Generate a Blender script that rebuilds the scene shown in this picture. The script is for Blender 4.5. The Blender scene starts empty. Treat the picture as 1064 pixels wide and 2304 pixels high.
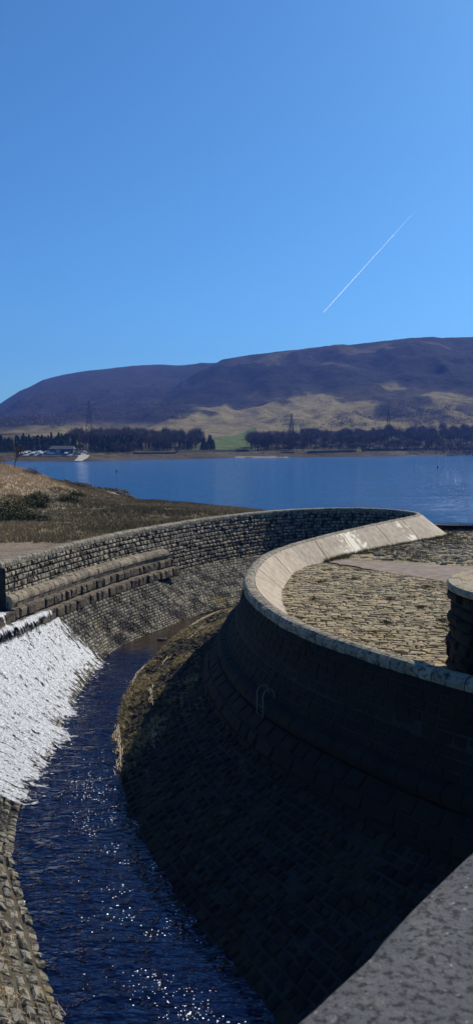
import bpy, math, random
import numpy as np
from mathutils import Vector
R = math.radians
S = bpy.context.scene
C = S.collection
rng = np.random.default_rng(7)
random.seed(7)

# ------------------------------------------------------------------ camera, sky, sun, exposure
cam_d = bpy.data.cameras.new('camera'); cam = bpy.data.objects.new('camera', cam_d); C.objects.link(cam)
cam.location = (0, 0, 12); cam.rotation_euler = (R(90 - 4.9), 0, 0)
cam_d.sensor_fit = 'VERTICAL'; cam_d.sensor_height = 36; cam_d.sensor_width = 36
cam_d.lens = 36 * 1750 / 2304
cam_d.clip_start = 0.05; cam_d.clip_end = 60000
cam_d.dof.use_dof = True; cam_d.dof.focus_distance = 45; cam_d.dof.aperture_fstop = 14.0
S.camera = cam
SUN_AZ, SUN_EL = 44, 41
w = bpy.data.worlds.new('World'); S.world = w; w.use_nodes = True
nt = w.node_tree; bg = nt.nodes['Background']; bg.inputs[1].default_value = 0.080
sky = nt.nodes.new('ShaderNodeTexSky'); sky.sky_type = 'NISHITA'; sky.sun_disc = False
sky.sun_elevation = R(SUN_EL); sky.sun_rotation = R(SUN_AZ)
sky.altitude = 300; sky.air_density = 1.0; sky.dust_density = 0.9; sky.ozone_density = 3.0
tint = nt.nodes.new('ShaderNodeMix'); tint.data_type = 'RGBA'; tint.blend_type = 'MULTIPLY'; tint.inputs[0].default_value = 1
tint.inputs[7].default_value = (0.46, 0.93, 1.30, 1)
nt.links.new(sky.outputs[0], tint.inputs[6]); nt.links.new(tint.outputs[2], bg.inputs[0])
sd = bpy.data.lights.new('sun', 'SUN'); sd.energy = 5.0; sd.angle = R(0.5); sd.color = (1, 0.91, 0.77)
sun = bpy.data.objects.new('sun', sd); C.objects.link(sun); sun.location = (30, 30, 60)
sv = Vector((math.sin(R(SUN_AZ)) * math.cos(R(SUN_EL)), math.cos(R(SUN_AZ)) * math.cos(R(SUN_EL)), math.sin(R(SUN_EL))))
sun.rotation_euler = sv.to_track_quat('Z', 'Y').to_euler()
S.view_settings.view_transform = 'Standard'; S.view_settings.look = 'None'
S.view_settings.exposure = 0.3; S.view_settings.gamma = 1
S.render.engine = 'CYCLES'

# ------------------------------------------------------------------ helpers
def tag(o, label=None, cat=None, group=None, kind=None):
    if label: o['label'] = label
    if cat: o['category'] = cat
    if group: o['group'] = group
    if kind: o['kind'] = kind
    return o
def empty(name, loc, label, cat, group=None, rz=0):
    o = bpy.data.objects.new(name, None); C.objects.link(o); o.location = loc; o.rotation_euler = (0, 0, rz)
    return tag(o, label, cat, group)
def mesh_data(name, V, F, mats, mi=None, tone=None, uv=None, smooth=False, col=None):
    me = bpy.data.meshes.new(name)
    V = np.asarray(V, dtype=np.float64).reshape(-1, 3)
    if isinstance(F, np.ndarray):
        n, k = F.shape
        me.vertices.add(len(V)); me.vertices.foreach_set('co', V.ravel())
        me.loops.add(n * k); me.loops.foreach_set('vertex_index', F.ravel().astype(np.int32))
        me.polygons.add(n); me.polygons.foreach_set('loop_start', np.arange(0, n * k, k, dtype=np.int32))
        me.polygons.foreach_set('loop_total', np.full(n, k, dtype=np.int32))
        me.update(calc_edges=True); me.validate()
    else:
        me.from_pydata([tuple(v) for v in V], [], F)
    for m in (mats if isinstance(mats, (list, tuple)) else [mats]): me.materials.append(m)
    if mi is not None: me.polygons.foreach_set('material_index', np.asarray(mi, dtype=np.int32))
    me.polygons.foreach_set('use_smooth', np.full(len(me.polygons), smooth))
    if tone is not None:
        a = me.attributes.new('tone', 'FLOAT', 'POINT'); a.data.foreach_set('value', np.asarray(tone, dtype=np.float32))
    if uv is not None:
        a = me.attributes.new('st', 'FLOAT_VECTOR', 'POINT'); a.data.foreach_set('vector', np.asarray(uv, dtype=np.float32).ravel())
    if col is not None:
        a = me.attributes.new('cov', 'FLOAT_COLOR', 'POINT')
        c4 = np.ones((len(V), 4), dtype=np.float32); c4[:, :3] = col; a.data.foreach_set('color', c4.ravel())
    me.update()
    return me
def obj(name, V, F, mats, parent=None, world=True, **k):
    """link ONE mesh object; V in world coordinates (shifted to the parent's base when it has one)"""
    V = np.asarray(V, dtype=np.float64).reshape(-1, 3)
    if parent is not None and world: V = V - np.array(parent.location)
    o = bpy.data.objects.new(name, mesh_data(name, V, F, mats, **k)); C.objects.link(o); o.parent = parent
    return o
def copy_tree(o, parent=None):
    c = o.copy(); C.objects.link(c); c.parent = parent
    for ch in list(o.children): copy_tree(ch, c)
    return c
def grid_faces(nu, nv, off=0):
    i = np.arange(nu - 1)[:, None]; j = np.arange(nv - 1)[None, :]
    a = (i * nv + j).ravel() + off
    return np.stack([a, a + nv, a + nv + 1, a + 1], 1)
class MB:
    """collects simple solids into one mesh"""
    def __init__(s): s.V = []; s.F = []; s.M = []; s.T = []
    def add(s, V, F, m=0, tone=0.5):
        o = len(s.V); s.V += [tuple(v) for v in V]; s.F += [tuple(i + o for i in f) for f in F]
        s.M += [m] * len(F); s.T += [tone] * len(V)
    def box(s, c, size, rz=0, m=0, tone=0.5, taper=1.0):
        x, y, z = size[0] / 2, size[1] / 2, size[2] / 2; V = []
        for sz in (-1, 1):
            t = taper if sz > 0 else 1
            for sx, sy in ((-1, -1), (1, -1), (1, 1), (-1, 1)):
                a, b = sx * x * t, sy * y * t
                V.append((c[0] + a * math.cos(rz) - b * math.sin(rz), c[1] + a * math.sin(rz) + b * math.cos(rz), c[2] + sz * z))
        s.add(V, [(3, 2, 1, 0), (4, 5, 6, 7), (0, 1, 5, 4), (1, 2, 6, 5), (2, 3, 7, 6), (3, 0, 4, 7)], m, tone)
    def bar(s, a, b, ra, rb=None, n=4, m=0, tone=0.5):
        rb = ra if rb is None else rb
        a = Vector(a); b = Vector(b); d = (b - a)
        if d.length < 1e-6: return
        d.normalize(); u = d.orthogonal().normalized(); v = d.cross(u); V = []
        for p, r in ((a, ra), (b, rb)):
            for k in range(n):
                t = 2 * math.pi * k / n; V.append(p + u * r * math.cos(t) + v * r * math.sin(t))
        F = [(k, (k + 1) % n, n + (k + 1) % n, n + k) for k in range(n)] + [tuple(range(n))[::-1], tuple(range(n, 2 * n))]
        s.add(V, F, m, tone)
    def tube(s, pts, rad, n=8, m=0):
        for i in range(len(pts) - 1): s.bar(pts[i], pts[i + 1], rad, rad, n, m)
    def build(s, name, mats, parent=None, world=True, smooth=False, **k):
        return obj(name, s.V, s.F, mats, parent, world, mi=s.M, tone=s.T, smooth=smooth, **k)
def catmull(P, step=0.1):
    P = np.array(P, float); Q = np.vstack([2 * P[0] - P[1], P, 2 * P[-1] - P[-2]]); out = []
    for i in range(1, len(Q) - 2):
        p0, p1, p2, p3 = Q[i - 1:i + 3]
        n = max(2, int(np.linalg.norm(p2 - p1) / step))
        t = np.linspace(0, 1, n, endpoint=False)[:, None]
        out.append(0.5 * (2 * p1 + (p2 - p0) * t + (2 * p0 - 5 * p1 + 4 * p2 - p3) * t ** 2 + (-p0 + 3 * p1 - 3 * p2 + p3) * t ** 3))
    out.append(P[-1:]); out = np.vstack(out)
    return out
class Path:
    def __init__(s, P, side=1, step=0.1):
        p = catmull(P, step)
        for _ in range(30): p[1:-1, :2] = (p[:-2, :2] + 2 * p[1:-1, :2] + p[2:, :2]) / 4
        s.p = p; d = np.linalg.norm(np.diff(p[:, :2], axis=0), axis=1); s.s = np.concatenate([[0], np.cumsum(d)]); s.L = s.s[-1]
        t = np.gradient(p[:, :2], axis=0); t /= np.linalg.norm(t, axis=1)[:, None]
        n = np.stack([t[:, 1], -t[:, 0]], 1) * side
        k = 41; pad = np.vstack([np.repeat(n[:1], k // 2, 0), n, np.repeat(n[-1:], k // 2, 0)])
        n = np.stack([np.convolve(pad[:, i], np.ones(k) / k, 'valid') for i in (0, 1)], 1)
        s.n = n / np.linalg.norm(n, axis=1)[:, None]
    def at(s, u, off=0.0):
        u = np.asarray(u, float); r = np.stack([np.interp(u, s.s, s.p[:, i]) for i in range(s.p.shape[1])], -1)
        n = np.stack([np.interp(u, s.s, s.n[:, i]) for i in (0, 1)], -1)
        off = np.asarray(off, float)[..., None] if np.ndim(off) else off
        r = r.copy(); r[..., :2] = r[..., :2] + n * off
        return r
    def near(s, x, y):
        return s.s[np.argmin((s.p[:, 0] - x) ** 2 + (s.p[:, 1] - y) ** 2)]
def fbm2(x, y, seed=0, octaves=4, scale=1.0):
    """cheap value noise, about -1..1"""
    r = np.random.default_rng(seed); G = r.random((4, 64, 64)) * 2 - 1
    out = np.zeros(np.broadcast(x, y).shape); amp = 1; tot = 0
    for o in range(octaves):
        f = scale * 2 ** o; X = x * f + 13.7 * o; Y = y * f + 7.1 * o
        xi = np.floor(X).astype(int); yi = np.floor(Y).astype(int); fx = X - xi; fy = Y - yi
        fx = fx * fx * (3 - 2 * fx); fy = fy * fy * (3 - 2 * fy); g = G[o % 4]
        a = g[xi % 64, yi % 64]; b = g[(xi + 1) % 64, yi % 64]; c = g[xi % 64, (yi + 1) % 64]; d = g[(xi + 1) % 64, (yi + 1) % 64]
        out = out + amp * ((a * (1 - fx) + b * fx) * (1 - fy) + (c * (1 - fx) + d * fx) * fy); tot += amp; amp *= 0.5
    return out / tot
def sstep(a, b, x):
    t = np.clip((np.asarray(x, float) - a) / (b - a), 0, 1); return t * t * (3 - 2 * t)

# ------------------------------------------------------------------ materials
def newmat(name):
    m = bpy.data.materials.new(name); m.use_nodes = True; n = m.node_tree; b = n.nodes['Principled BSDF']
    return m, n, b
def N(n, t, **k):
    x = n.nodes.new(t)
    for a, v in k.items():
        if a.startswith('_'): setattr(x, a[1:], v)
        else: x.inputs[a].default_value = v
    return x
def ramp(n, src, stops):
    r = n.nodes.new('ShaderNodeValToRGB'); e = r.color_ramp.elements
    while len(e) < len(stops): e.new(0.5)
    for i, (p, c) in enumerate(stops):
        e[i].position = p; e[i].color = (c, c, c, 1) if not hasattr(c, '__len__') else (*c, 1)
    n.links.new(src, r.inputs[0]); return r.outputs[0]
def noise(n, scale, detail=6, rough=0.6, vec=None, mapping=None, dist=0.0):
    x = N(n, 'ShaderNodeTexNoise', Scale=scale, Detail=detail, Roughness=rough, Distortion=dist)
    if vec is None: vec = n.nodes.new('ShaderNodeTexCoord').outputs['Object']
    if mapping:
        mp = n.nodes.new('ShaderNodeMapping'); mp.inputs['Scale'].default_value = mapping; n.links.new(vec, mp.inputs[0]); vec = mp.outputs[0]
    n.links.new(vec, x.inputs['Vector']); return x.outputs[0]
def mix(n, fac, a, b, mode='MIX'):
    x = n.nodes.new('ShaderNodeMix'); x.data_type = 'RGBA'; x.blend_type = mode
    for v, s in ((fac, x.inputs[0]), (a, x.inputs[6]), (b, x.inputs[7])):
        if hasattr(v, 'links') or isinstance(v, bpy.types.NodeSocket): n.links.new(v, s)
        elif hasattr(v, '__len__'): s.default_value = (*v, 1)
        else: s.default_value = v
    return x.outputs[2]
def bump(n, b, h, strength=0.5, dist=0.05):
    x = N(n, 'ShaderNodeBump', Strength=strength, Distance=dist); n.links.new(h, x.inputs['Height']); n.links.new(x.outputs[0], b.inputs['Normal'])
def stone_mat(name, c1, c2, dark, dark_amt=0.5, moss=None, moss_amt=0.0, rough=0.9, bscale=9, bstr=0.7, bdist=0.03, patch=1.3, stretch=None):
    """per-stone tone attribute between c1 and c2, with black lichen stains and moss of their own shape"""
    m, n, b = newmat(name)
    at = N(n, 'ShaderNodeAttribute', _attribute_name='tone')
    base = mix(n, at.outputs['Fac'], c1, c2)
    fine = noise(n, 14, 8, 0.7)
    base = mix(n, 0.7, base, ramp(n, fine, [(0.25, 0.45), (0.75, 1.35)]), 'MULTIPLY')
    lich = ramp(n, noise(n, patch, 9, 0.72, mapping=stretch), [(0.5 + 0.25 * (dark_amt - 0.5) - 0.06, 1.0), (0.5 + 0.25 * (dark_amt - 0.5) + 0.03, 0.0)])
    base = mix(n, lich, base, dark)
    if moss:
        ms = ramp(n, noise(n, 0.55, 9, 0.75), [(0.56 - 0.2 * moss_amt, 0.0), (0.62 - 0.2 * moss_amt, 1.0)])
        base = mix(n, ms, base, moss)
    n.links.new(base, b.inputs['Base Color']); b.inputs['Roughness'].default_value = rough
    b.inputs['Specular IOR Level'].default_value = 0.25
    bump(n, b, noise(n, bscale, 8, 0.7), bstr, bdist)
    return m
def plain(name, c, rough=0.8, metal=0.0, spec=0.3, var=0.25, sc=5):
    m, n, b = newmat(name)
    col = mix(n, 1.0, c, ramp(n, noise(n, sc, 6, 0.65), [(0.3, 1 - var), (0.7, 1 + var)]), 'MULTIPLY')
    n.links.new(col, b.inputs['Base Color']); b.inputs['Roughness'].default_value = rough; b.inputs['Metallic'].default_value = metal
    b.inputs['Specular IOR Level'].default_value = spec
    return m
M = {}
M['wall'] = stone_mat('rough_wall_stone', (0.36, 0.31, 0.23), (0.20, 0.175, 0.13), (0.016, 0.015, 0.012), 0.52, patch=2.4, bscale=6, bdist=0.06, bstr=0.9)
M['mortar'] = stone_mat('dark_joint', (0.03, 0.03, 0.026), (0.018, 0.018, 0.015), (0.01, 0.01, 0.01), 0.4)
M['coping'] = stone_mat('coping_stone', (0.29, 0.255, 0.19), (0.19, 0.17, 0.13), (0.06, 0.055, 0.045), 0.42, patch=5, bscale=14, bdist=0.015)
M['roll'] = stone_mat('moulded_stone', (0.26, 0.22, 0.16), (0.15, 0.128, 0.096), (0.015, 0.015, 0.015), 0.25, patch=3, bscale=12, bdist=0.02, stretch=(1, 1, 0.4))
M['block'] = stone_mat('dark_block_stone', (0.165, 0.135, 0.098), (0.075, 0.063, 0.048), (0.012, 0.012, 0.012), 0.35, patch=2, bscale=4, bdist=0.12, bstr=1.0)
M['cobble'] = stone_mat('slope_cobble', (0.25, 0.225, 0.17), (0.10, 0.094, 0.078), (0.012, 0.012, 0.012), 0.5, (0.16, 0.125, 0.04), -0.15, patch=0.9, bscale=10, bdist=0.03)
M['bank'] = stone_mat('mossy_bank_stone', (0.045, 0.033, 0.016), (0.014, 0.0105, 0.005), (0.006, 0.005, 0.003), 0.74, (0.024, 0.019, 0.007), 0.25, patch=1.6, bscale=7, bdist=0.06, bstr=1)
M['apron'] = stone_mat('apron_stone', (0.44, 0.355, 0.21), (0.26, 0.205, 0.12), (0.06, 0.05, 0.03), 0.25, (0.17, 0.13, 0.055), 0.0, patch=2.2, bscale=9, bdist=0.03)
M['rubble'] = stone_mat('rubble_stone', (0.40, 0.33, 0.22), (0.21, 0.175, 0.12), (0.05, 0.045, 0.03), 0.3, (0.10, 0.095, 0.04), 0.1, patch=1.5, bscale=9, bdist=0.04)
M['leftbank'] = stone_mat('weathered_bank_stone', (0.27, 0.25, 0.20), (0.14, 0.135, 0.115), (0.025, 0.025, 0.02), 0.5, (0.15, 0.12, 0.05), 0.1, patch=4, bscale=11, bdist=0.04, bstr=1)
M['shade'] = stone_mat('shade_dark_mossy_masonry', (0.014, 0.0105, 0.0055), (0.010, 0.0078, 0.0045), (0.006, 0.005, 0.0035), 0.45, (0.012, 0.011, 0.004), 0.2, patch=1.2, bscale=7, bdist=0.03)  # shade put into the colour: near-black stone for faces turned from the sun
M['soil'] = plain('dark_soil', (0.055, 0.046, 0.030), 1.0, var=0.5, sc=3)
M['pave'] = plain('bare_concrete', (0.185, 0.145, 0.115), 0.95, var=0.35, sc=1.5)
def concrete_face():
    m, n, b = newmat('painted_concrete_face')
    c = mix(n, ramp(n, noise(n, 0.9, 8, 0.7), [(0.35, 0.0), (0.65, 1.0)]), (0.29, 0.235, 0.17), (0.41, 0.345, 0.265))
    c = mix(n, 0.8, c, ramp(n, noise(n, 3.0, 8, 0.75, mapping=(1, 1, 0.35)), [(0.32, 0.42), (0.62, 1.15)]), 'MULTIPLY')
    at = N(n, 'ShaderNodeAttribute', _attribute_name='tone')       # peeling-paint zones
    s = N(n, 'ShaderNodeMath', _operation='ADD'); n.links.new(noise(n, 0.9, 9, 0.72, dist=0.6), s.inputs[0]); n.links.new(at.outputs['Fac'], s.inputs[1])
    c = mix(n, ramp(n, s.outputs[0], [(0.72, 0.0), (0.735, 1.0)]), c, (0.66, 0.60, 0.48))
    n.links.new(c, b.inputs['Base Color']); b.inputs['Roughness'].default_value = 0.85; b.inputs['Specular IOR Level'].default_value = 0.3
    bump(n, b, noise(n, 5, 8, 0.7), 0.5, 0.03); return m
M['face'] = concrete_face()
def parapet_mat():
    m, n, b = newmat('gritstone_parapet')
    c = mix(n, ramp(n, noise(n, 22, 8, 0.7), [(0.3, 0.0), (0.7, 1.0)]), (0.105, 0.105, 0.115), (0.17, 0.17, 0.168))
    c = mix(n, ramp(n, noise(n, 120, 4, 0.6), [(0.40, 0.9), (0.5, 0.0)]), c, (0.035, 0.033, 0.035))
    c = mix(n, ramp(n, noise(n, 26, 5, 0.7), [(0.60, 0.0), (0.70, 0.7)]), c, (0.16, 0.17, 0.12))
    c = mix(n, ramp(n, noise(n, 150, 2, 0.5), [(0.68, 0.0), (0.76, 1.0)]), c, (0.42, 0.40, 0.34))
    n.links.new(c, b.inputs['Base Color']); b.inputs['Roughness'].default_value = 0.9; b.inputs['Specular IOR Level'].default_value = 0.3
    bump(n, b, noise(n, 35, 8, 0.75), 1.0, 0.015); return m
M['parapet'] = parapet_mat()
def water_mat(name, base, rough, scales, dist, spec=0.5):
    m, n, b = newmat(name)
    b.inputs['Base Color'].default_value = (*base, 1); b.inputs['Roughness'].default_value = rough; b.inputs['IOR'].default_value = 1.33
    tc = n.nodes.new('ShaderNodeNewGeometry').outputs['Position']; h = None
    for sc, mp, wt in scales:
        x = N(n, 'ShaderNodeMath', _operation='MULTIPLY'); n.links.new(noise(n, sc, 4, 0.55, vec=tc, mapping=mp), x.inputs[0]); x.inputs[1].default_value = wt
        if h is None: h = x.outputs[0]
        else:
            y = N(n, 'ShaderNodeMath', _operation='ADD'); n.links.new(h, y.inputs[0]); n.links.new(x.outputs[0], y.inputs[1]); h = y.outputs[0]
    g = noise(n, 1.0, 5, 0.65, vec=tc, mapping=(0.3, 0.07, 1)); g2 = noise(n, 1.0, 3, 0.7, vec=tc, mapping=(1.8, 0.35, 1))       # gusts and wave groups
    gg = N(n, 'ShaderNodeMath', _operation='MULTIPLY_ADD'); n.links.new(g2, gg.inputs[0]); gg.inputs[1].default_value = 0.8; n.links.new(g, gg.inputs[2])
    st_ = ramp(n, gg.outputs[0], [(0.72, 0.65), (1.05, 1.0)]); n.links.new(ramp(n, gg.outputs[0], [(0.72, 0.06), (1.05, 0.10)]), b.inputs['Roughness'])
    n.links.new(mix(n, ramp(n, gg.outputs[0], [(0.75, 0.0), (1.0, 1.0)]), tuple(c_ * 0.88 for c_ in base), tuple(c_ * 1.1 for c_ in base)), b.inputs['Base Color'])
    x = N(n, 'ShaderNodeBump', Strength=1.0, Distance=dist); n.links.new(h, x.inputs['Height']); n.links.new(st_, x.inputs['Strength']); n.links.new(x.outputs[0], b.inputs['Normal']); return m
M['lake'] = water_mat('reservoir_water', (0.012, 0.10, 0.27), 0.10, [(0.55, (0.6, 1.5, 1), 0.5), (2.4, (0.7, 1.3, 1), 0.35), (0.13, (0.5, 1.6, 1), 1.2)], 0.85)
def channel_mat():
    m, n, b = newmat('channel_water')
    b.inputs['Roughness'].default_value = 0.07; b.inputs['IOR'].default_value = 1.33
    tc = n.nodes.new('ShaderNodeNewGeometry').outputs['Position']
    at = N(n, 'ShaderNodeAttribute', _attribute_name='tone')      # how much the current ripples it
    a = noise(n, 2.0, 2.5, 0.5, vec=tc, mapping=(0.7, 1.6, 1)); c = noise(n, 6, 1, 0.5, vec=tc, mapping=(0.8, 1.3, 1)); e = noise(n, 10, 0, 0.5, vec=tc)
    pk = ramp(n, noise(n, 2.6, 3, 0.6, vec=tc, mapping=(1, 1.4, 1)), [(0.54, 0.0), (0.66, 1.0)])       # small patches of steeper chop
    x0 = N(n, 'ShaderNodeMath', _operation='MULTIPLY'); n.links.new(e, x0.inputs[0]); n.links.new(pk, x0.inputs[1])
    x1 = N(n, 'ShaderNodeMath', _operation='MULTIPLY_ADD'); n.links.new(x0.outputs[0], x1.inputs[0]); x1.inputs[1].default_value = 0.75; n.links.new(a, x1.inputs[2])
    x = N(n, 'ShaderNodeMath', _operation='MULTIPLY_ADD'); n.links.new(c, x.inputs[0]); x.inputs[1].default_value = 0.16; n.links.new(x1.outputs[0], x.inputs[2])
    y = N(n, 'ShaderNodeMath', _operation='MULTIPLY'); n.links.new(x.outputs[0], y.inputs[0]); n.links.new(at.outputs['Fac'], y.inputs[1])
    n.links.new(mix(n, at.outputs['Fac'], (0.028, 0.019, 0.011), (0.002, 0.006, 0.028)), b.inputs['Base Color'])
    bump(n, b, y.outputs[0], 1.0, 0.24); return m
M['channel'] = channel_mat()
def foam_mat():
    """white water: streaked by the flow (st = metres along and across), thinned by the density attribute"""
    m, n, b = newmat('white_water')
    st = N(n, 'ShaderNodeAttribute', _attribute_name='st').outputs['Vector']; at = N(n, 'ShaderNodeAttribute', _attribute_name='tone')
    s1 = noise(n, 1.0, 8, 0.7, vec=st, mapping=(3.4, 1.5, 1), dist=0.7); s2 = noise(n, 1.0, 7, 0.8, vec=st, mapping=(15, 9, 1), dist=0.5)
    c = mix(n, ramp(n, s2, [(0.38, 0.0), (0.62, 1.0)]), (0.13, 0.15, 0.18), (0.82, 0.84, 0.86))
    n.links.new(c, b.inputs['Base Color']); b.inputs['Roughness'].default_value = 0.45
    k = N(n, 'ShaderNodeMath', _operation='MULTIPLY_ADD'); n.links.new(s2, k.inputs[0]); k.inputs[1].default_value = 0.35; n.links.new(s1, k.inputs[2])
    d = N(n, 'ShaderNodeMath', _operation='ADD'); n.links.new(k.outputs[0], d.inputs[0]); n.links.new(at.outputs['Fac'], d.inputs[1])
    al = ramp(n, d.outputs[0], [(0.97, 0.0), (1.0, 1.0)])
    al2 = N(n, 'ShaderNodeMapRange'); al2.inputs[1].default_value = 1.0; al2.inputs[2].default_value = 1.06; n.links.new(d.outputs[0], al2.inputs[0])
    n.links.new(al2.outputs[0], b.inputs['Alpha'])
    bump(n, b, k.outputs[0], 1.0, 0.14); return m
M['foam'] = foam_mat()
def hill_mat():
    m, n, b = newmat('moorland')
    at = N(n, 'ShaderNodeAttribute', _attribute_name='cov')
    f1 = ramp(n, noise(n, 0.035, 9, 0.75), [(0.3, 0.55), (0.7, 1.5)])
    f2 = ramp(n, noise(n, 0.4, 5, 0.7), [(0.3, 0.65), (0.7, 1.35)])
    c = mix(n, 1.0, at.outputs['Color'], f1, 'MULTIPLY'); c = mix(n, 1.0, c, f2, 'MULTIPLY')
    n.links.new(c, b.inputs['Base Color']); b.inputs['Roughness'].default_value = 1.0; b.inputs['Specular IOR Level'].default_value = 0.05
    bump(n, b, noise(n, 0.045, 9, 0.72), 1.0, 13.0); return m
M['hill'] = hill_mat()
def ground_mat(name, sc=1.0):
    m, n, b = newmat(name)
    at = N(n, 'ShaderNodeAttribute', _attribute_name='cov')
    c = mix(n, 1.0, at.outputs['Color'], ramp(n, noise(n, 0.8 * sc, 9, 0.75), [(0.3, 0.5), (0.7, 1.5)]), 'MULTIPLY')
    c = mix(n, 1.0, c, ramp(n, noise(n, 6 * sc, 6, 0.7), [(0.3, 0.6), (0.7, 1.4)]), 'MULTIPLY')
    n.links.new(c, b.inputs['Base Color']); b.inputs['Roughness'].default_value = 1.0; b.inputs['Specular IOR Level'].default_value = 0.1
    bump(n, b, noise(n, 3 * sc, 8, 0.75), 0.9, 0.15); return m
M['ground'] = ground_mat('rough_ground')
def leaf_mat(name, c1, c2, trans=0.0, sc=4.0):
    m, n, b = newmat(name)
    at = N(n, 'ShaderNodeAttribute', _attribute_name='tone')
    c = mix(n, at.outputs['Fac'], c1, c2)
    n.links.new(c, b.inputs['Base Color']); b.inputs['Roughness'].default_value = 0.8; b.inputs['Specular IOR Level'].default_value = 0.15
    return m
M['drygrass'] = leaf_mat('dry_grass', (0.62, 0.49, 0.31), (0.30, 0.21, 0.12))
M['heath'] = leaf_mat('heath_growth', (0.32, 0.24, 0.13), (0.12, 0.10, 0.045))
M['weed'] = leaf_mat('weed_leaf', (0.10, 0.10, 0.03), (0.17, 0.13, 0.06))
M['gorse'] = leaf_mat('gorse_leaf', (0.035, 0.042, 0.014), (0.075, 0.075, 0.025))
M['flower'] = plain('gorse_flower', (0.62, 0.38, 0.03), 0.7, var=0.2)
M['conifer'] = leaf_mat('conifer_needles', (0.022, 0.036, 0.020), (0.07, 0.085, 0.045))
M['twig'] = leaf_mat('bare_twigs', (0.14, 0.108, 0.09), (0.065, 0.052, 0.047))
M['twig2'] = leaf_mat('greenish_twigs', (0.095, 0.085, 0.045), (0.055, 0.05, 0.03))
M['bark'] = plain('bark', (0.045, 0.037, 0.028), 0.95, var=0.4)
M['steel'] = plain('galvanised_steel', (0.05, 0.052, 0.056), 0.6, 0.3)
M['buoy'] = plain('dark_buoy', (0.035, 0.02, 0.02), 0.5)
M['straw'] = leaf_mat('straw', (0.55, 0.47, 0.32), (0.36, 0.29, 0.18))
M['rock'] = plain('dark_rock', (0.06, 0.055, 0.045), 0.95, var=0.5, sc=2)
M['moss'] = plain('yellow_moss', (0.38, 0.36, 0.04), 0.95, var=0.3, sc=12)
M['beach'] = plain('pale_beach', (0.30, 0.27, 0.22), 0.95, var=0.2, sc=0.3)

# ------------------------------------------------------------------ plan curves of the spillway (metres)
A = Path([(-12.13, 39.55), (-11.5, 42.1), (-10.98, 43.92), (-10.1, 47.2), (-8.8, 51.0), (-7.3, 54.9), (-5.45, 58.57), (-2.97, 63.19), (0.0, 67.5),
          (2.75, 70.75), (5.6, 73.0), (9.3, 74.5), (12.6, 74.2), (14.9, 72.2), (16.0, 69.3)], 1)
B = Path([(14.0, 11.5), (10.2, 15.6), (7.6, 18.1), (6.07, 19.52), (4.79, 21.16), (3.35, 23.3), (2.43, 24.91), (1.54, 27.1), (0.75, 30.32), (0.41, 33.82), (0.61, 37.53), (1.41, 42.13),
          (2.88, 46.28), (5.93, 52.1), (10.08, 58.9), (13.6, 64.2), (15.6, 67.4), (16.0, 69.3)], -1)
sBnose = B.near(0.4, 34)

def mesh_stones(S_, ulen, v0, v1, course, length, h, gap=0.035, jit=0.15, bev=0.05, tilt=0.03, skip=None, us=0.0, hvar=0.35, vfun=None, mat=0, lenvar=0.35, sub=True, tonefun=None):
    """individual stones laid in courses on the surface S_(u,v) -> (points, normals); returns V, F, tone"""
    V = []; T = []; j = 0; v = v0; cells = []
    while v < v1 - 0.03:
        c = course * (1 + rng.uniform(-.12, .12)); vb = min(v + c, v1); u = us - rng.uniform(0, length)
        while u < ulen:
            l = length * (1 + rng.uniform(-lenvar, lenvar)); a = max(u, us); b_ = min(u + l, ulen)
            if b_ - a > 0.08: cells.append((a, b_, v, vb))
            u += l
        v = vb
    c = np.array(cells)
    if skip is not None: c = c[~skip((c[:, 0] + c[:, 1]) / 2, (c[:, 2] + c[:, 3]) / 2)]
    n = len(c); g = gap / 2
    def ring(inset, height, j_):
        jj = rng.uniform(-1, 1, (n, 4, 2)) * j_
        u0 = c[:, 0] + inset; u1 = c[:, 1] - inset; w0 = c[:, 2] + inset; w1 = c[:, 3] - inset
        U = np.stack([u0, u1, u1, u0], 1) + jj[..., 0]; W = np.stack([w0, w0, w1, w1], 1) + jj[..., 1]
        p, nn = S_(U.ravel(), W.ravel())
        return p.reshape(n, 4, 3) + nn.reshape(n, 4, 3) * height[..., None]
    hh = h * (1 + rng.uniform(-hvar, hvar, (n, 1))) + rng.uniform(-1, 1, (n, 4)) * tilt
    J = jit * course * 0.35
    r0 = ring(g, np.full((n, 4), -0.06), 0); st = rng.bit_generator.state
    r1 = ring(g + J * .5, hh * 0.55, J * .5); r2 = ring(g + bev + J * .5, hh, J * .5)
    mid = r2.mean(1, keepdims=True); 
    p, nn = S_((c[:, 0] + c[:, 1]) / 2, (c[:, 2] + c[:, 3]) / 2)
    mid = mid + (nn * (h * rng.uniform(0.0, 0.25, (n, 1))))[:, None, :]
    V = np.concatenate([r0, r1, r2, mid], 1)      # 13 per stone
    q = []
    for a in (0, 4):
        for k in range(4): q.append((a + k, a + (k + 1) % 4, a + 4 + (k + 1) % 4, a + 4 + k))
    q = np.array(q); t = np.array([(8 + k, 8 + (k + 1) % 4, 12, 12) for k in range(4)])
    F4 = (q[None] + 13 * np.arange(n)[:, None, None]).reshape(-1, 4)
    F3 = (t[None, :, :3] + 13 * np.arange(n)[:, None, None]).reshape(-1, 3)
    tone = np.repeat(np.clip(rng.normal(0.5, 0.28, n), 0, 1), 13)
    if tonefun is not None: tone = np.clip(tone + np.repeat(tonefun((c[:, 0] + c[:, 1]) / 2, (c[:, 2] + c[:, 3]) / 2), 13), 0, 1)
    return V.reshape(-1, 3), F4, F3, tone
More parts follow.
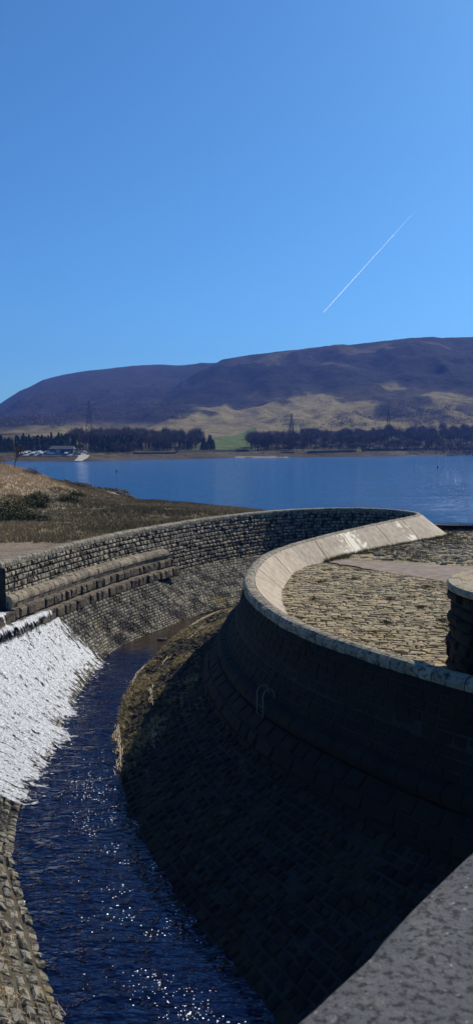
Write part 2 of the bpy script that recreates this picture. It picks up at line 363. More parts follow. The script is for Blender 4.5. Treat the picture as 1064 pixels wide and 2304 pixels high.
def stone_obj(name, parts, mats, parent=None, base=None):
    """parts = [(V,F4,F3,tone)], base = [(V, quads)] of the bedding under them"""
    V = []; F = []; T = []; MI = []; o = 0
    for (v, f4, f3, t) in parts:
        V.append(v); T.append(t); F += (f4 + o).tolist(); F += (f3 + o).tolist(); MI += [0] * (len(f4) + len(f3)); o += len(v)
    for (v, f) in (base or []):
        V.append(v); T.append(np.full(len(v), 0.5)); F += (np.asarray(f) + o).tolist(); MI += [1] * len(f); o += len(v)
    return obj(name, np.vstack(V), F, mats, parent, mi=MI, tone=np.concatenate(T))
def with_normals(fun, ref=None):
    """surface points with normals turned upward, or towards ref(u) when given"""
    def S_(u, v):
        p = fun(u, v); e = 0.02; du = fun(u + e, v) - fun(u - e, v); dv = fun(u, v + e) - fun(u, v - e)
        n = np.cross(du, dv); n /= np.linalg.norm(n, axis=-1)[..., None] + 1e-12
        s_ = np.sign(n[..., 2]) if ref is None else np.sign(np.sum(n[..., :2] * ref(u), -1))
        return p, n * np.where(s_ == 0, 1, s_)[..., None]
    return S_
def pathn(path): return lambda u: np.stack([np.interp(u, path.s, path.n[:, i]) for i in (0, 1)], -1)
def base_grid(fun, us, vs):
    U, W = np.meshgrid(us, vs, indexing='ij'); p = fun(U.ravel(), W.ravel()); return p, grid_faces(len(us), len(vs))

# profile curve: v measured down the profile, (offset, z) knots
class Prof:
    def __init__(s, kn):
        k = np.array(kn, float); s.k = k; s.v = np.concatenate([[0], np.cumsum(np.linalg.norm(np.diff(k, axis=0), axis=1))]); s.L = s.v[-1]
    def __call__(s, v): return np.interp(v, s.v, s.k[:, 0]), np.interp(v, s.v, s.k[:, 1])
def loft(path, prof, sgn_v=1):
    def fun(u, v):
        o, z = prof(v); p = path.at(u, o); return np.concatenate([p[..., :2], z[..., None]], -1)
    return fun
def extrude(path, kn, us, closed=True):
    """sweep a profile polygon [(off,z)] along path"""
    k = np.array(kn, float); nk = len(k); V = []
    for o, z in k:
        p = path.at(us, o); V.append(np.concatenate([p[:, :2], np.full((len(us), 1), z)], 1))
    V = np.stack(V, 1).reshape(-1, 3); F = []
    n = len(us)
    for i in range(n - 1):
        for j in range(nk if closed else nk - 1):
            a = i * nk + j; b = i * nk + (j + 1) % nk; F.append((a, b, b + nk, a + nk))
    if closed: F.append(tuple(range(nk))[::-1]); F.append(tuple((n - 1) * nk + j for j in range(nk)))
    return V, F
def coping_run(path, u0, u1, kn, length, parent, mat, name='coping', gap=0.025, jit=0.012):
    """a row of separately cut stones, each the same swept section with small differences"""
    V = []; F = []; T = []; o = 0; u = u0
    while u < u1 - 0.05:
        l = length * (1 + random.uniform(-.15, .15)); e = min(u + l, u1)
        if u1 - e < length * 0.4: e = u1
        k = [(a + random.uniform(-jit, jit), z + random.uniform(-jit, jit)) for a, z in kn]
        ctr = np.mean(k, axis=0)
        segs = []
        for uu, sc in ((u + gap / 2, 0.965), (u + gap / 2 + 0.04, 1.0), (e - gap / 2 - 0.04, 1.0), (e - gap / 2, 0.965)):
            kk = (np.array(k) - ctr) * sc + ctr
            segs.append(np.array([[*path.at(uu, a)[:2], z] for a, z in kk]))
        nk = len(k); v = np.vstack(segs); f = []
        for i in range(3):
            for j in range(nk): a = i * nk + j; b = i * nk + (j + 1) % nk; f.append((a, b, b + nk, a + nk))
        f.append(tuple(range(nk))[::-1]); f.append(tuple(3 * nk + j for j in range(nk)))
        V.append(v); F += [tuple(i + o for i in q) for q in f]; T += [random.random()] * len(v); o += len(v); u = e
    return obj(name, np.vstack(V), F, mat, parent, tone=T)

# ------------------------------------------------------------------ LEFT masonry wall
wallL = empty('masonry_wall', (-12, 39.5, 0), 'long curving wall of rough black-stained stone with pale rounded coping behind the cobbled slope', 'wall')
uEnd = A.L
faceA = Prof([(0.02, 5.72), (0.20, 4.2), (0.42, 2.2)])
fA = with_normals(loft(A, faceA), pathn(A))
stepEnd = A.near(-5.6, 58.3)
V1 = mesh_stones(fA, uEnd, 0.0, faceA.L, 0.30, 0.50, 0.065, gap=0.05, jit=0.3, bev=0.04, tilt=0.028, us=0.0, hvar=0.7)
stone_obj('stone_face', [V1], [M['wall'], M['mortar']], wallL, [base_grid(loft(A, faceA), np.arange(0, uEnd, 0.5), np.linspace(0, faceA.L, 4))])
def rounded(w0, w1, z0, z1, r=0.12):
    k = [(w0, z0), (w1, z0)]
    for a in range(0, 91, 30): k.append((w1 - r + r * math.cos(R(a)), z1 - r + r * math.sin(R(a))))
    for a in range(90, 181, 30): k.append((w0 + r + r * math.cos(R(a)), z1 - r + r * math.sin(R(a))))
    return k
coping_run(A, 0, uEnd, rounded(-0.50, 0.10, 5.70, 6.02, 0.15), 0.42, wallL, M['coping'])
v, f = extrude(A, [(-0.45, 5.7), (-0.75, -1), (0.3, -1), (0.38, 2.3), (0.17, 4.2), (0.0, 5.7)], np.arange(0.02, uEnd, 0.6)); obj('wall_core', v, f, M['mortar'], wallL)
# end return of the wall, facing the inflow
def endface(u, v): 
    p0 = A.at(0.0, 0.3); d = -np.array([A.n[0][0], A.n[0][1]]) 
    return np.stack([p0[0] + d[0] * u, p0[1] + d[1] * u, 5.7 - v], -1)
V2 = mesh_stones(with_normals(endface, lambda u: np.array([-.25, -.97])), 7.0, 0.0, 4.2, 0.3, 0.5, 0.08, jit=0.2, us=0.35)
stone_obj('end_face', [V2], [M['shade'], M['mortar']], wallL, [base_grid(endface, np.linspace(0, 7, 8), np.linspace(0, 6, 4))])

# stepped base: moulding and two courses of big rock-faced blocks (they run on under the water as the sill)
def offU(u): return 1.2 + 0.4 * np.clip(u / stepEnd, 0, 1)
class OffPath:
    """path A shifted by the widening of the steps"""
    def __init__(s, extra): s.e = extra
    def at(s, u, off=0.0): return A.at(u, np.asarray(off) + offU(np.asarray(u)) + s.e)
O0 = OffPath(0)
rollk = [(-1.2, 3.6)] + [(-0.62 - 0.02, 3.6)] + [(-0.85 + 0.32 * math.cos(R(a)), 3.97 + 0.33 * math.sin(R(a))) for a in (-35, -10, 15, 40, 65, 90)] + [(-1.2, 4.32)]
coping_run(O0, -0.0, stepEnd - 0.6, rollk, 0.55, wallL, M['roll'], 'roll_moulding')
def block_course(z0, z1, off, u0, u1, name, length=0.72):
    def fun(u, v):
        p = O0.at(u, np.full(np.shape(u), off)); return np.concatenate([p[..., :2], (z1 - v)[..., None]], -1)
    S_ = with_normals(fun, pathn(A))
    st = mesh_stones(S_, u1, 0.0, z1 - z0, z1 - z0, length, 0.10, gap=0.04, jit=0.14, bev=0.07, tilt=0.05, us=u0, hvar=0.7)
    v, f = extrude(O0, [(off, z0), (off, z1), (off - 1.2, z1), (off - 1.2, z0)], np.arange(u0, u1, 0.4))
    V = np.vstack([st[0], v]); F = st[1].tolist() + st[2].tolist(); MI = [0] * len(F)
    F += [tuple(i + len(st[0]) for i in q) for q in f]; MI += [0] * len(f)
    obj(name, V, F, [M['block']], wallL, tone=np.concatenate([st[3], np.full(len(v), 0.1)]))
block_course(3.0, 3.6, -0.46, 0.0, stepEnd - 0.25, 'block_course')
block_course(2.35, 3.0, -0.02, -0.0, stepEnd, 'block_course', 0.78)

# ------------------------------------------------------------------ sill the inflow pours over, nearer than the wall's end
K = [(-13.3, 20.0), (-13.0, 26.0), (-12.6, 32.0), (-11.9, 36.5)]
e0 = O0.at(0.0); e1 = O0.at(2.4); e2 = O0.at(5.0); e3 = O0.at(8)
SILL = Path(K + [tuple(e0), tuple(e1), tuple(e2), tuple(e3)], 1)
uw = SILL.near(*e0)
sill = empty('stone_sill', (-12.5, 30, 0), 'low stepped stone sill at the left edge, mostly hidden under the pouring white water', 'weir')
v, f = extrude(SILL, [(-0.4, -1), (-0.4, 3.52), (-9, 3.52), (-9, -1)], np.arange(0, uw, 0.5)); obj('upper_step', v, f, M['block'], sill, tone=np.full(len(v), .4))
v, f = extrude(SILL, [(-0.02, -1), (-0.02, 2.96), (-0.39, 2.96), (-0.39, -1)], np.arange(0, uw, 0.5)); obj('lower_step', v, f, M['block'], sill, tone=np.full(len(v), .4))

# ------------------------------------------------------------------ cobbled slope between the wall's foot and the channel
Ub = [(-13.0, 20.5), (-12.7, 26.5), (-12.3, 32.0), (-11.6, 36.6)] + [tuple(O0.at(x)) for x in (1.5, 4, 7, 10, 13, 16.5)] + [tuple(A.at(stepEnd + 1.2, 0.42))]
Lb = [(-6.3, 21.8), (-7.1, 25.6), (-7.1, 29.6), (-7.5, 34.3), (-7.45, 38.5), (-7.4, 42.2), (-7.15, 44.6), (-6.6, 46.3), (-5.6, 48.6), (-4.0, 51.8), (-2.59, 54.35)]
sE = [A.near(*p) for p in ((0, 67.5), (5.6, 73), (12.6, 74.2), (16, 69.3))]
Ub += [tuple(A.at(s_, 0.42)) for s_ in sE]
Lb += [(1.0, 58.3), (5.2, 62.6), (10.5, 67.2), (13.4, 68.9)]
zU = [2.4] * 11 + [2.2, 2.2, 2.2, 2.2]; zL = [-0.1] * 10 + [0.02, .15, .3, .5, .7]
n_ = len(Ub); tt = np.arange(n_)
_U = catmull(np.array([(*p, z) for p, z in zip(Ub, zU)]), 0.1); 
def resamp(P, z, n=600):
    P3 = np.array([(*p[:2], zz, i) for i, (p, zz) in enumerate(zip(P, z))], float); c = catmull(P3, 0.05); c[:, 3] = np.maximum.accumulate(c[:, 3])
    t = np.linspace(0, len(P) - 1, n); return np.stack([np.interp(t, c[:, 3], c[:, i]) for i in range(3)], 1)
UU = resamp(Ub, zU); LL = resamp(Lb, zL)
mid = (UU + LL) / 2; sl = np.concatenate([[0], np.cumsum(np.linalg.norm(np.diff(mid[:, :2], axis=0), axis=1))]); SL = sl[-1]
WID = 4.6
def slope(u, v):
    a = np.stack([np.interp(u, sl, UU[:, i]) for i in range(3)], -1); b = np.stack([np.interp(u, sl, LL[:, i]) for i in range(3)], -1)
    t = (np.asarray(v) / WID)[..., None]; p = a * (1 - t) + b * t
    p[..., 2] -= 0.28 * np.sin(np.pi * np.clip(t[..., 0], 0, 1)) * 0.6
    return p
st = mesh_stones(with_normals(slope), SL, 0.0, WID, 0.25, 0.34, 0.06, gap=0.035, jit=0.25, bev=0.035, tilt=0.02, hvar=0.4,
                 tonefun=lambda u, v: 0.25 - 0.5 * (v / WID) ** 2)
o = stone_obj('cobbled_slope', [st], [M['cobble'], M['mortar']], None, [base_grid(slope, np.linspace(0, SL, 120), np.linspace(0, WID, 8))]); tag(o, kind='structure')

# ------------------------------------------------------------------ SNAKING weir wall (right)
weir = empty('weir_wall', (0.4, 34, 0), 'snaking stone weir wall with smooth pale concrete outer face, dark shaded inner side and rounded crest', 'wall')
BL = B.L
coping_run(B, 0, BL - 0.0, rounded(-0.42, 0.12, 5.68, 6.02, 0.2), 0.5, weir, M['coping'])
profB = Prof([(0.03, 5.7), (0.40, 4.3), (0.85, 3.45)])
fB = with_normals(loft(B, profB), pathn(B))
st = mesh_stones(fB, BL, 0.0, profB.L, 0.30, 0.5, 0.03, gap=0.02, jit=0.2, bev=0.03, tilt=0.012)
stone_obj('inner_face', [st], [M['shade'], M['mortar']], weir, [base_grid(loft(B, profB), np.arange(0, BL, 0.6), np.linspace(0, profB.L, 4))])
rk = [(0.5, 2.9)] + [(1.0 + 0.28 * math.cos(R(a)), 3.2 + 0.28 * math.sin(R(a))) for a in (-60, -30, 0, 30, 60, 90)] + [(0.5, 3.55)]
coping_run(B, 0, BL - 4, rk, 0.6, weir, M['shade'], 'roll_moulding')
profB2 = Prof([(1.18, 2.95), (1.75, 2.45), (1.9, 1.9)])
st = mesh_stones(with_normals(loft(B, profB2), pathn(B)), BL - 3, 0.0, profB2.L, 0.5, 0.8, 0.05, gap=0.03, jit=0.15, bev=0.04, tilt=0.03)
stone_obj('foot_course', [st], [M['shade'], M['mortar']], weir, [base_grid(loft(B, profB2), np.arange(0, BL - 3, 0.6), np.linspace(0, profB2.L, 3))])
# outer concrete face
def outoff(u):
    ks = [0, sBnose - 6, sBnose, B.near(1.4, 42), B.near(2.9, 46.3), B.near(5.9, 52.1), B.near(10.1, 58.9), B.near(15.6, 67.4), BL]
    return np.interp(u, ks, [1.7, 1.7, 1.9, 1.7, 1.45, 1.5, 2.0, 2.5, 2.9])
def zap(x, y):
    x = np.asarray(x, float); y = np.asarray(y, float)
    return np.interp(y, [0, 20, 36, 44, 52, 60, 66, 74, 82, 100], [4.9, 4.9, 4.9, 4.8, 4.65, 4.42, 4.25, 3.85, 3.45, 2.6]) - 0.004 * np.clip(x - 5, 0, 60)
us = np.arange(0, BL + 0.01, 0.25); V = []; tn = []
for k, t in enumerate([0, .012, .03, .25, .5, .75, 1.0]):
    o_ = -0.42 - (outoff(us) - 0.42) * t; p = B.at(us, o_); bt = B.at(us, -outoff(us)); zb = zap(bt[:, 0], bt[:, 1]) - 0.12
    z = 5.93 * (1 - t) + zb * t; z = np.where(t == 0.012, z, z) - (0.0)
    V.append(np.concatenate([p[:, :2], z[:, None]], 1))
    up = np.exp(-((us - B.near(7.2, 54.2)) / 3.0) ** 2) * 0.28 + np.exp(-((us - B.near(12.6, 62.5)) / 1.6) ** 2) * 0.27 - 0.02
    up = up - 0.14 * (us < B.near(4.6, 49.5)); tn.append(up)
V = np.stack(V, 1).reshape(-1, 3); tn = np.stack(tn, 1).ravel()
obj('concrete_face', V, grid_faces(len(us), 7), M['face'], weir, tone=tn, smooth=True)
# panel joints of the facing, thin raised beads of the same concrete
jb = MB()
for u in np.cumsum([sBnose + 4, 5.1, 7.4, 4.7, 6.2, 5.3]):
    a = B.at(u, -0.45); b_ = B.at(u, -outoff(u) + 0.02); zb = float(zap(b_[0], b_[1])) - 0.1
    jb.bar((a[0], a[1], 5.915), (b_[0], b_[1], zb), 0.014, 0.014, 4)
jb.build('joint_bead', M['roll'], weir)
# the blunt end of the facing at the far hairpin
e = MB(); p = B.at(BL, -0.2); q = B.at(BL, -2.9); r_ = B.at(BL + 0, -2.9)
dn = np.array([0.25, 0.95])
zq = float(zap(q[0], q[1])) - 0.1
e.add([(p[0], p[1], 5.95), (q[0], q[1], zq), (p[0], p[1], zq - .3), (p[0] + dn[0] * 1.0, p[1] + dn[1] * 1.0, 5.95), (q[0] + dn[0] * .5, q[1] + dn[1] * .5, zq), (p[0] + dn[0], p[1] + dn[1], zq - .3)],
      [(0, 1, 2), (3, 5, 4), (0, 3, 4, 1), (1, 4, 5, 2), (2, 5, 3, 0)], tone=0.0)
e.build('end_block', M['face'], weir)

# ------------------------------------------------------------------ bank between weir foot and the channel water
Rp = np.array([(2.5, 12.3), (0.81, 15.22), (0.08, 16.93), (-1.29, 19.16), (-2.64, 22.53), (-3.37, 24.52), (-3.98, 26.51), (-4.56, 29.28), (-4.95, 32.13), (-5.2, 36.0), (-5.15, 39.03), (-4.83, 42.05),
               (-4.38, 44.27), (-3.67, 48.98), (-1.66, 54.93), (1.0, 58.3), (5.2, 62.6), (10.5, 67.2)])
RR = catmull(Rp, 0.1)
bn = 160; uB = np.linspace(0.5, BL - 6, bn); wb = B.at(uB, 1.9)[:, :2]; nb = np.stack([np.interp(uB, B.s, B.n[:, i]) for i in (0, 1)], 1)
dist = []
for p, n0 in zip(wb, nb):
    d = RR - p; al = d @ n0; pe = np.abs(d @ np.array([-n0[1], n0[0]])); ok = (al > 0.3) & (al < 8)
    dist.append(al[ok][np.argmin(pe[ok])] if ok.any() and pe[ok].min() < 0.6 else np.nan)
dist = np.array(dist); g = ~np.isnan(dist); dist = np.interp(uB, uB[g], dist[g])
for _ in range(12): dist[1:-1] = (dist[:-2] + 2 * dist[1:-1] + dist[2:]) / 4
rimz = np.interp(wb[:, 1] + 0 * uB, [0, 54, 60, 70], [0, 0, 0.2, 0.6])
BW = 4.6
def bank(u, v):
    t = np.asarray(v) / BW; b0 = B.at(u, 1.85)[..., :2]; d = np.interp(u, uB, dist) + 0.35
    n0 = np.stack([np.interp(u, B.s, B.n[:, i]) for i in (0, 1)], -1)
    xy = b0 + n0 * (d * t)[..., None]; z = 2.0 * (1 - t) ** 1.15 + np.interp(u, uB, rimz) * t - 0.16 * t ** 6
    return np.concatenate([xy, z[..., None]], -1)
st = mesh_stones(with_normals(bank), BL - 6, 0.0, BW, 0.30, 0.30, 0.05, gap=0.03, jit=0.45, bev=0.04, tilt=0.03, hvar=0.9, us=0.5)
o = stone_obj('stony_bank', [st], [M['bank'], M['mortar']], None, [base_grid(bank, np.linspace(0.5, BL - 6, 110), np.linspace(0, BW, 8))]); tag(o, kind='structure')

# ------------------------------------------------------------------ channel floor and water
def poly_sheet(name, pts, z, mat, **k):
    return obj(name, [(x, y, z) for x, y in pts], [tuple(range(len(pts)))], mat, None, **k)
fl = [(-14, 8), (14, 8), (14, 20), (8, 36), (10, 58), (17, 70), (15, 76), (8, 77), (-3, 68), (-14, 44)]
tag(poly_sheet('channel_floor', fl, -0.9, M['soil']), kind='structure')
xs = np.arange(-9.5, 6.0, 0.10); ys = np.arange(9, 57.0, 0.10); X, Y = np.meshgrid(xs, ys, indexing='ij')
rip = 1 - 0.93 * sstep(41.5, 45.0, Y + 0.25 * X)
Z = (0.045 * fbm2(X * 0.8, Y * 1.5, 3, 3, 1.1) + 0.02 * np.sin((Y * 2.4 - X * 0.9 + 1.5 * fbm2(X, Y, 5, 2, 0.3)) * 1.4)) * rip
w_ = obj('channel_water', np.stack([X, Y, Z], -1).reshape(-1, 3), grid_faces(len(xs), len(ys)), M['channel'], None, tone=rip.ravel(), smooth=True); tag(w_, kind='structure')

# white flecks added as sun glints, with some bubbles, on the channel water
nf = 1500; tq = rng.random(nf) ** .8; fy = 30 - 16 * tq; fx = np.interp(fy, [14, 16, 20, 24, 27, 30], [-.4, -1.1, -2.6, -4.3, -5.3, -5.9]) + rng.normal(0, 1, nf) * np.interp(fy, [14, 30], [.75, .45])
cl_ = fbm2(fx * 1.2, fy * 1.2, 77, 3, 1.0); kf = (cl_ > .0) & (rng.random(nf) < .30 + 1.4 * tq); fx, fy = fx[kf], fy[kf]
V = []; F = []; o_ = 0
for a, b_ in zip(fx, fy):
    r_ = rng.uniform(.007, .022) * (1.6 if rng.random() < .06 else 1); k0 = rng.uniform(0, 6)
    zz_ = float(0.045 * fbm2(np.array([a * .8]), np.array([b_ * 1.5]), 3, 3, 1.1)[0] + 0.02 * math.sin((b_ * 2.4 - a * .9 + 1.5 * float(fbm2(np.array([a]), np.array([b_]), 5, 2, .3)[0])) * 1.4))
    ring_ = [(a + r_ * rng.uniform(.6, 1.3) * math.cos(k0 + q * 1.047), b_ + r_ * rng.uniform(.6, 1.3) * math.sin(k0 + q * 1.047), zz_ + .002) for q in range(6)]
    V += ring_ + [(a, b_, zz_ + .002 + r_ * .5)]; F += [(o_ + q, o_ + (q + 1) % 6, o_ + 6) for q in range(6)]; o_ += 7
o = obj('glint_flecks', V, F, plain('glint_white', (.85, .86, .88), .3, var=.05, spec=.8)); tag(o, kind='stuff', label='bright white flecks added as sun glints and bubbles on the dark rippled channel water', cat='foam')

# cascade: pool behind sill -> lip -> terrace -> lip -> slope -> out on the water
nu = 520; ua = np.linspace(0, 1, nu)
iu = np.interp(np.linspace(0, 1, nu), [0, 1], [0, sl[np.argmin((UU[:, 1] - 48.0) ** 2)]])
foot = np.stack([np.interp(iu, sl, UU[:, i]) for i in range(3)], -1); low = np.stack([np.interp(iu, sl, LL[:, i]) for i in range(3)], -1)
dirx = low[:, :2] - foot[:, :2]; Ld = np.linalg.norm(dirx, axis=1); dirx /= Ld[:, None]
rows = [(-8.0, 3.62), (-0.75, 3.62), (-0.45, 3.60), (-0.30, 3.50), (-0.24, 3.10), (-0.2, 3.02), (0.02, 3.03), (0.14, 2.98), (0.26, 2.75), (0.36, 2.45)]
ts = np.linspace(0, 1, 95); V = []; D = []; ST = []
ylast = foot[:, 1]
endf = iu[np.argmin((foot[:, 1] - 40.3) ** 2)]
for r, (of, z) in enumerate(rows):
    pts = foot[:, :2] + dirx * (of + 0.05 * fbm2(iu * 3, iu * 0 + r * .4, 17, 3, 1.2))[:, None]; V.append(np.concatenate([pts, (z + 0.03 * fbm2(iu * 5, iu * 0 + r, 18, 3, 1.2))[:, None]], 1))
    lim = 39.4 if r < 5 else 42.9
    d = 0.47 - 1.2 * sstep(lim - 1.3, lim + 0.4, foot[:, 1]); 
    if r in (1, 2, 6, 7): d = d - 0.0
    if r in (3, 4, 8, 9): d = d - 0.20
    if r in (1, 5): d = d - 0.1
    D.append(d); ST.append(np.stack([iu, np.full(nu, 0.12 * of + (3.6 - z) * 0.5), np.zeros(nu)], 1))
for t in ts[1:]:
    far = t * (Ld + 1.9); pts = foot[:, :2] + dirx * far[:, None]
    tt_ = np.clip(far / Ld, 0, 1); z = foot[:, 2] * (1 - tt_) + low[:, 2] * tt_ - 0.17 * np.sin(np.pi * tt_) + 0.12
    z = np.maximum(z, 0.035) + 0.05 * fbm2(iu * 4.5, far * 1.6, 9, 4, 1.5) * (tt_ < 1) + 0.02 * fbm2(iu * 9, far * 4, 14, 2, 1.5)
    V.append(np.concatenate([pts, z[:, None]], 1))
    over = far - Ld - 0.35
    d = 0.44 - 0.44 * sstep(-1.6, 1.9, over + 0.9 * fbm2(iu * 0.7, iu * 0, 21, 3)) - 0.5 * sstep(0.9, 1.9, over)
    bound = 42.8 + 1.3 * t + 0.5 * fbm2(far, iu * 0.0, 4, 2)
    d = d - 0.20 * sstep(bound - 1.1, bound + 0.5, foot[:, 1]) - 0.6 * sstep(bound + 0.3, bound + 4.5, foot[:, 1])
    d = d - 0.8 * (1 - sstep(24.3, 25.2, low[:, 1] + 0.0 * iu))
    D.append(d); ST.append(np.stack([iu, 0.4 + far, np.zeros(nu)], 1))
nr = len(V)
V = np.stack(V, 1).reshape(-1, 3); D = np.stack(D, 1).ravel(); ST = np.stack(ST, 1).reshape(-1, 3)
o = obj('cascade_water', V, grid_faces(nu, nr), M['foam'], None, tone=D, uv=ST, smooth=True); tag(o, kind='structure')

# ------------------------------------------------------------------ near left bank of the channel
LBp = Path([(-9.2, 25.9), (-8.2, 25.8), (-7.35, 25.15), (-6.46, 22.53), (-5.45, 20.17), (-4.71, 18.59), (-3.16, 15.22), (-1.5, 12.2), (0.5, 9)], 1)
def lbank(u, v):
    p = LBp.at(u, np.asarray(v) * 0.88)[..., :2]; z = -0.25 + 0.5 * np.asarray(v) + 0.06 * fbm2(p[..., 0], p[..., 1], 8, 2, 0.8); return np.concatenate([p, z[..., None]], -1)
st = mesh_stones(with_normals(lbank), LBp.L, 0.0, 6.0, 0.33, 0.42, 0.06, gap=0.045, jit=0.6, bev=0.045, tilt=0.022, hvar=0.7)
o = stone_obj('stone_bank', [st], [M['leftbank'], M['soil']], None, [base_grid(lbank, np.linspace(0, LBp.L, 50), np.linspace(0, 6.0, 12))]); tag(o, kind='structure')
# ------------------------------------------------------------------ stone apron on the right
sheet_x = np.arange(0, 90, 1.0); 
bx = np.arange(0, 17.5, 0.5); 
def outer_pt(u): return B.at(u, -outoff(u) + 0.25)
pb = B.at(np.arange(0, BL, 0.5), -outoff(np.arange(0, BL, 0.5)) + 0.3)
def inside_apron(x, y):
    """right of the weir's outer foot"""
    ux = np.asarray(x, float); uy = np.asarray(y, float); i = np.array([np.argmin((pb[:, 0] - a) ** 2 + (pb[:, 1] - b) ** 2) for a, b in zip(ux.ravel(), uy.ravel())])
    uu = np.arange(0, BL, 0.5)[i]; n0 = np.stack([np.interp(uu, B.s, B.n[:, k]) for k in (0, 1)], 1)
    d = (ux.ravel() - pb[i, 0]) * n0[:, 0] + (uy.ravel() - pb[i, 1]) * n0[:, 1]
    r = d < 0; r |= (uy.ravel() > 69.5) & (ux.ravel() > 16.2 + (uy.ravel() - 69.5) * -0.2) ; return r.reshape(ux.shape)
th = R(-13); ct, sn = math.cos(th), math.sin(th)
def apr(u, v, dz=0.0):
    u = np.asarray(u, float); v = np.asarray(v, float); x = u * ct - v * sn; y = u * sn + v * ct
    return np.stack([x, y, zap(x, y) + dz + 0.05 * fbm2(x, y, 12, 2, 0.25)], -1)
def skipA(u, v):
    p = apr(u, v); x, y = p[..., 0], p[..., 1]
    edge = 45.5 - 0.9 * (x - 7) + 0.8 * fbm2(x, y, 3, 3, 0.4)
    return (~inside_apron(x, y)) | (y > edge) | (x > 17) | (np.hypot(x - 9.73, y - 23) < 3.2)
st = mesh_stones(with_normals(apr), 22, 18, 50, 0.22, 0.42, 0.04, gap=0.03, jit=0.4, bev=0.025, tilt=0.022, us=-12, hvar=0.6, skip=skipA, lenvar=0.6)
def skipR(u, v):
    p = apr(u, v); x, y = p[..., 0], p[..., 1]
    edge = 50.6 - 0.62 * (x - 7) + 0.6 * fbm2(x, y, 5, 3, 0.5)
    return (~inside_apron(x, y)) | (y < edge) | (x > 30) | (y > 81) | (rng.random(x.shape) < 0.35)
st2 = mesh_stones(with_normals(apr), 34, 30, 92, 0.34, 0.6, 0.06, gap=0.06, jit=0.7, bev=0.05, tilt=0.05, us=-22, hvar=0.9, skip=skipR, lenvar=0.5)
gx = np.arange(-2, 60, 0.5); gy = np.arange(12, 100, 0.5); GX, GY = np.meshgrid(gx, gy, indexing='ij'); ins = inside_apron(GX - 0.0, GY)
zz = zap(GX, GY) - 0.01 + 0.04 * fbm2(GX, GY, 12, 2, 0.25)
# snap sheet edge under the concrete face: keep quads with any corner inside
fq = grid_faces(len(gx), len(gy)); insf = ins.ravel(); keep = insf[fq].sum(1) >= 3; 
colr = np.zeros((GX.size, 3)); colr[:] = (0.13, 0.105, 0.06)
far_ = (GY > 50 - 0.62 * (GX - 7)).ravel(); colr[far_] = (0.25, 0.205, 0.125)
o = obj('apron_ground', np.stack([GX, GY, zz], -1).reshape(-1, 3), fq[keep], M['ground'], None, col=colr); tag(o, kind='structure')
o = stone_obj('stone_apron', [st], [M['apron'], M['soil']]); tag(o, kind='structure')
o = stone_obj('rubble_paving', [st2], [M['rubble'], M['soil']]); tag(o, kind='structure')
# smooth concrete band between the two
sp = [(4.9, 50.1), (7.55, 48.9), (12.77, 46.1), (18, 43.0), (30, 37), (30, 28), (18, 31.0), (12.2, 38.6), (9.3, 42.6), (7.2, 45.6), (5.3, 48.7)]
SPn = 40; far_e = catmull(np.array([(5.0, 50.0), (7.55, 48.9), (12.77, 46.1), (18, 43.0), (26, 38)]), 0.4); nr_e = catmull(np.array([(4.9, 49.3), (7.0, 46.0), (9.2, 42.9), (12.2, 38.8), (18, 31.5)]), 0.4)
def rs(p, n): t = np.linspace(0, len(p) - 1, n); return np.stack([np.interp(t, np.arange(len(p)), p[:, i]) for i in (0, 1)], 1)
fe, ne = rs(far_e, 50), rs(nr_e, 50); ne += 0.25 * np.stack([fbm2(np.arange(50) * 1.0, np.zeros(50), 2, 2), fbm2(np.arange(50) * 1.0, np.zeros(50), 6, 2)], 1)
V = []
for t in np.linspace(0, 1, 12):
    p = fe * (1 - t) + ne * t; V.append(np.concatenate([p, (zap(p[:, 0], p[:, 1]) + 0.05 + 0.05 * fbm2(p[:, 0], p[:, 1], 12, 2, 0.25))[:, None]], 1))
V = np.stack(V, 1).reshape(-1, 3); o = obj('concrete_strip', V, grid_faces(50, 12), M['pave'], None, smooth=True); tag(o, kind='structure')

# ------------------------------------------------------------------ stone pier at the right edge
pc = np.array((9.72, 22.8)); pr = 3.3
pier = empty('stone_pier', (pc[0], pc[1], 4.6), 'round dark stone pier with a thin curved cap slab at the right edge', 'pier')
def pface(u, v):
    a = np.asarray(u) / pr; r = pr - 0.12 + 0.02 * np.asarray(v) + 0.05 * fbm2(a * 3, np.asarray(v), 31, 3, 1.0)
    return np.stack([pc[0] + r * np.cos(a), pc[1] + r * np.sin(a), 7.68 - np.asarray(v)], -1)
st = mesh_stones(with_normals(pface, lambda u: np.stack([np.cos(np.asarray(u) / pr), np.sin(np.asarray(u) / pr)], -1)), 2 * math.pi * pr, 0.0, 8.2, 0.36, 0.7, 0.10, gap=0.04, jit=0.3, bev=0.06, tilt=0.05, hvar=0.8)
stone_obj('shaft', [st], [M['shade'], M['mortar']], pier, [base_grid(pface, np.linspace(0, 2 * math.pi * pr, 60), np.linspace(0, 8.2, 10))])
capm = MB(); n = 48; ringz = [(pr - 0.15, 7.98), (pr + 0.06, 8.0), (pr + 0.10, 8.1), (pr + 0.03, 8.2), (pr - 0.25, 8.22), (pr - 0.33, 8.14), (pr - 1.5, 8.17), (0.01, 8.2)]
V = []; 
for r, z in ringz:
    for k in range(n):
        a = 2 * math.pi * k / n; V.append((pc[0] + r * math.cos(a), pc[1] + r * math.sin(a), z))
V = [(a_, b_, c_ - .32) for a_, b_, c_ in V]
F = [(i * n + k, i * n + (k + 1) % n, (i + 1) * n + (k + 1) % n, (i + 1) * n + k) for i in range(len(ringz) - 1) for k in range(n)]
capm.add(V, F); capm.build('cap_slab', M['rubble'], pier)
ga = np.linspace(2.3, 3.5, 22); gr_ = np.linspace(1.9, 2.75, 12); MA, MR = np.meshgrid(ga, gr_, indexing='ij')
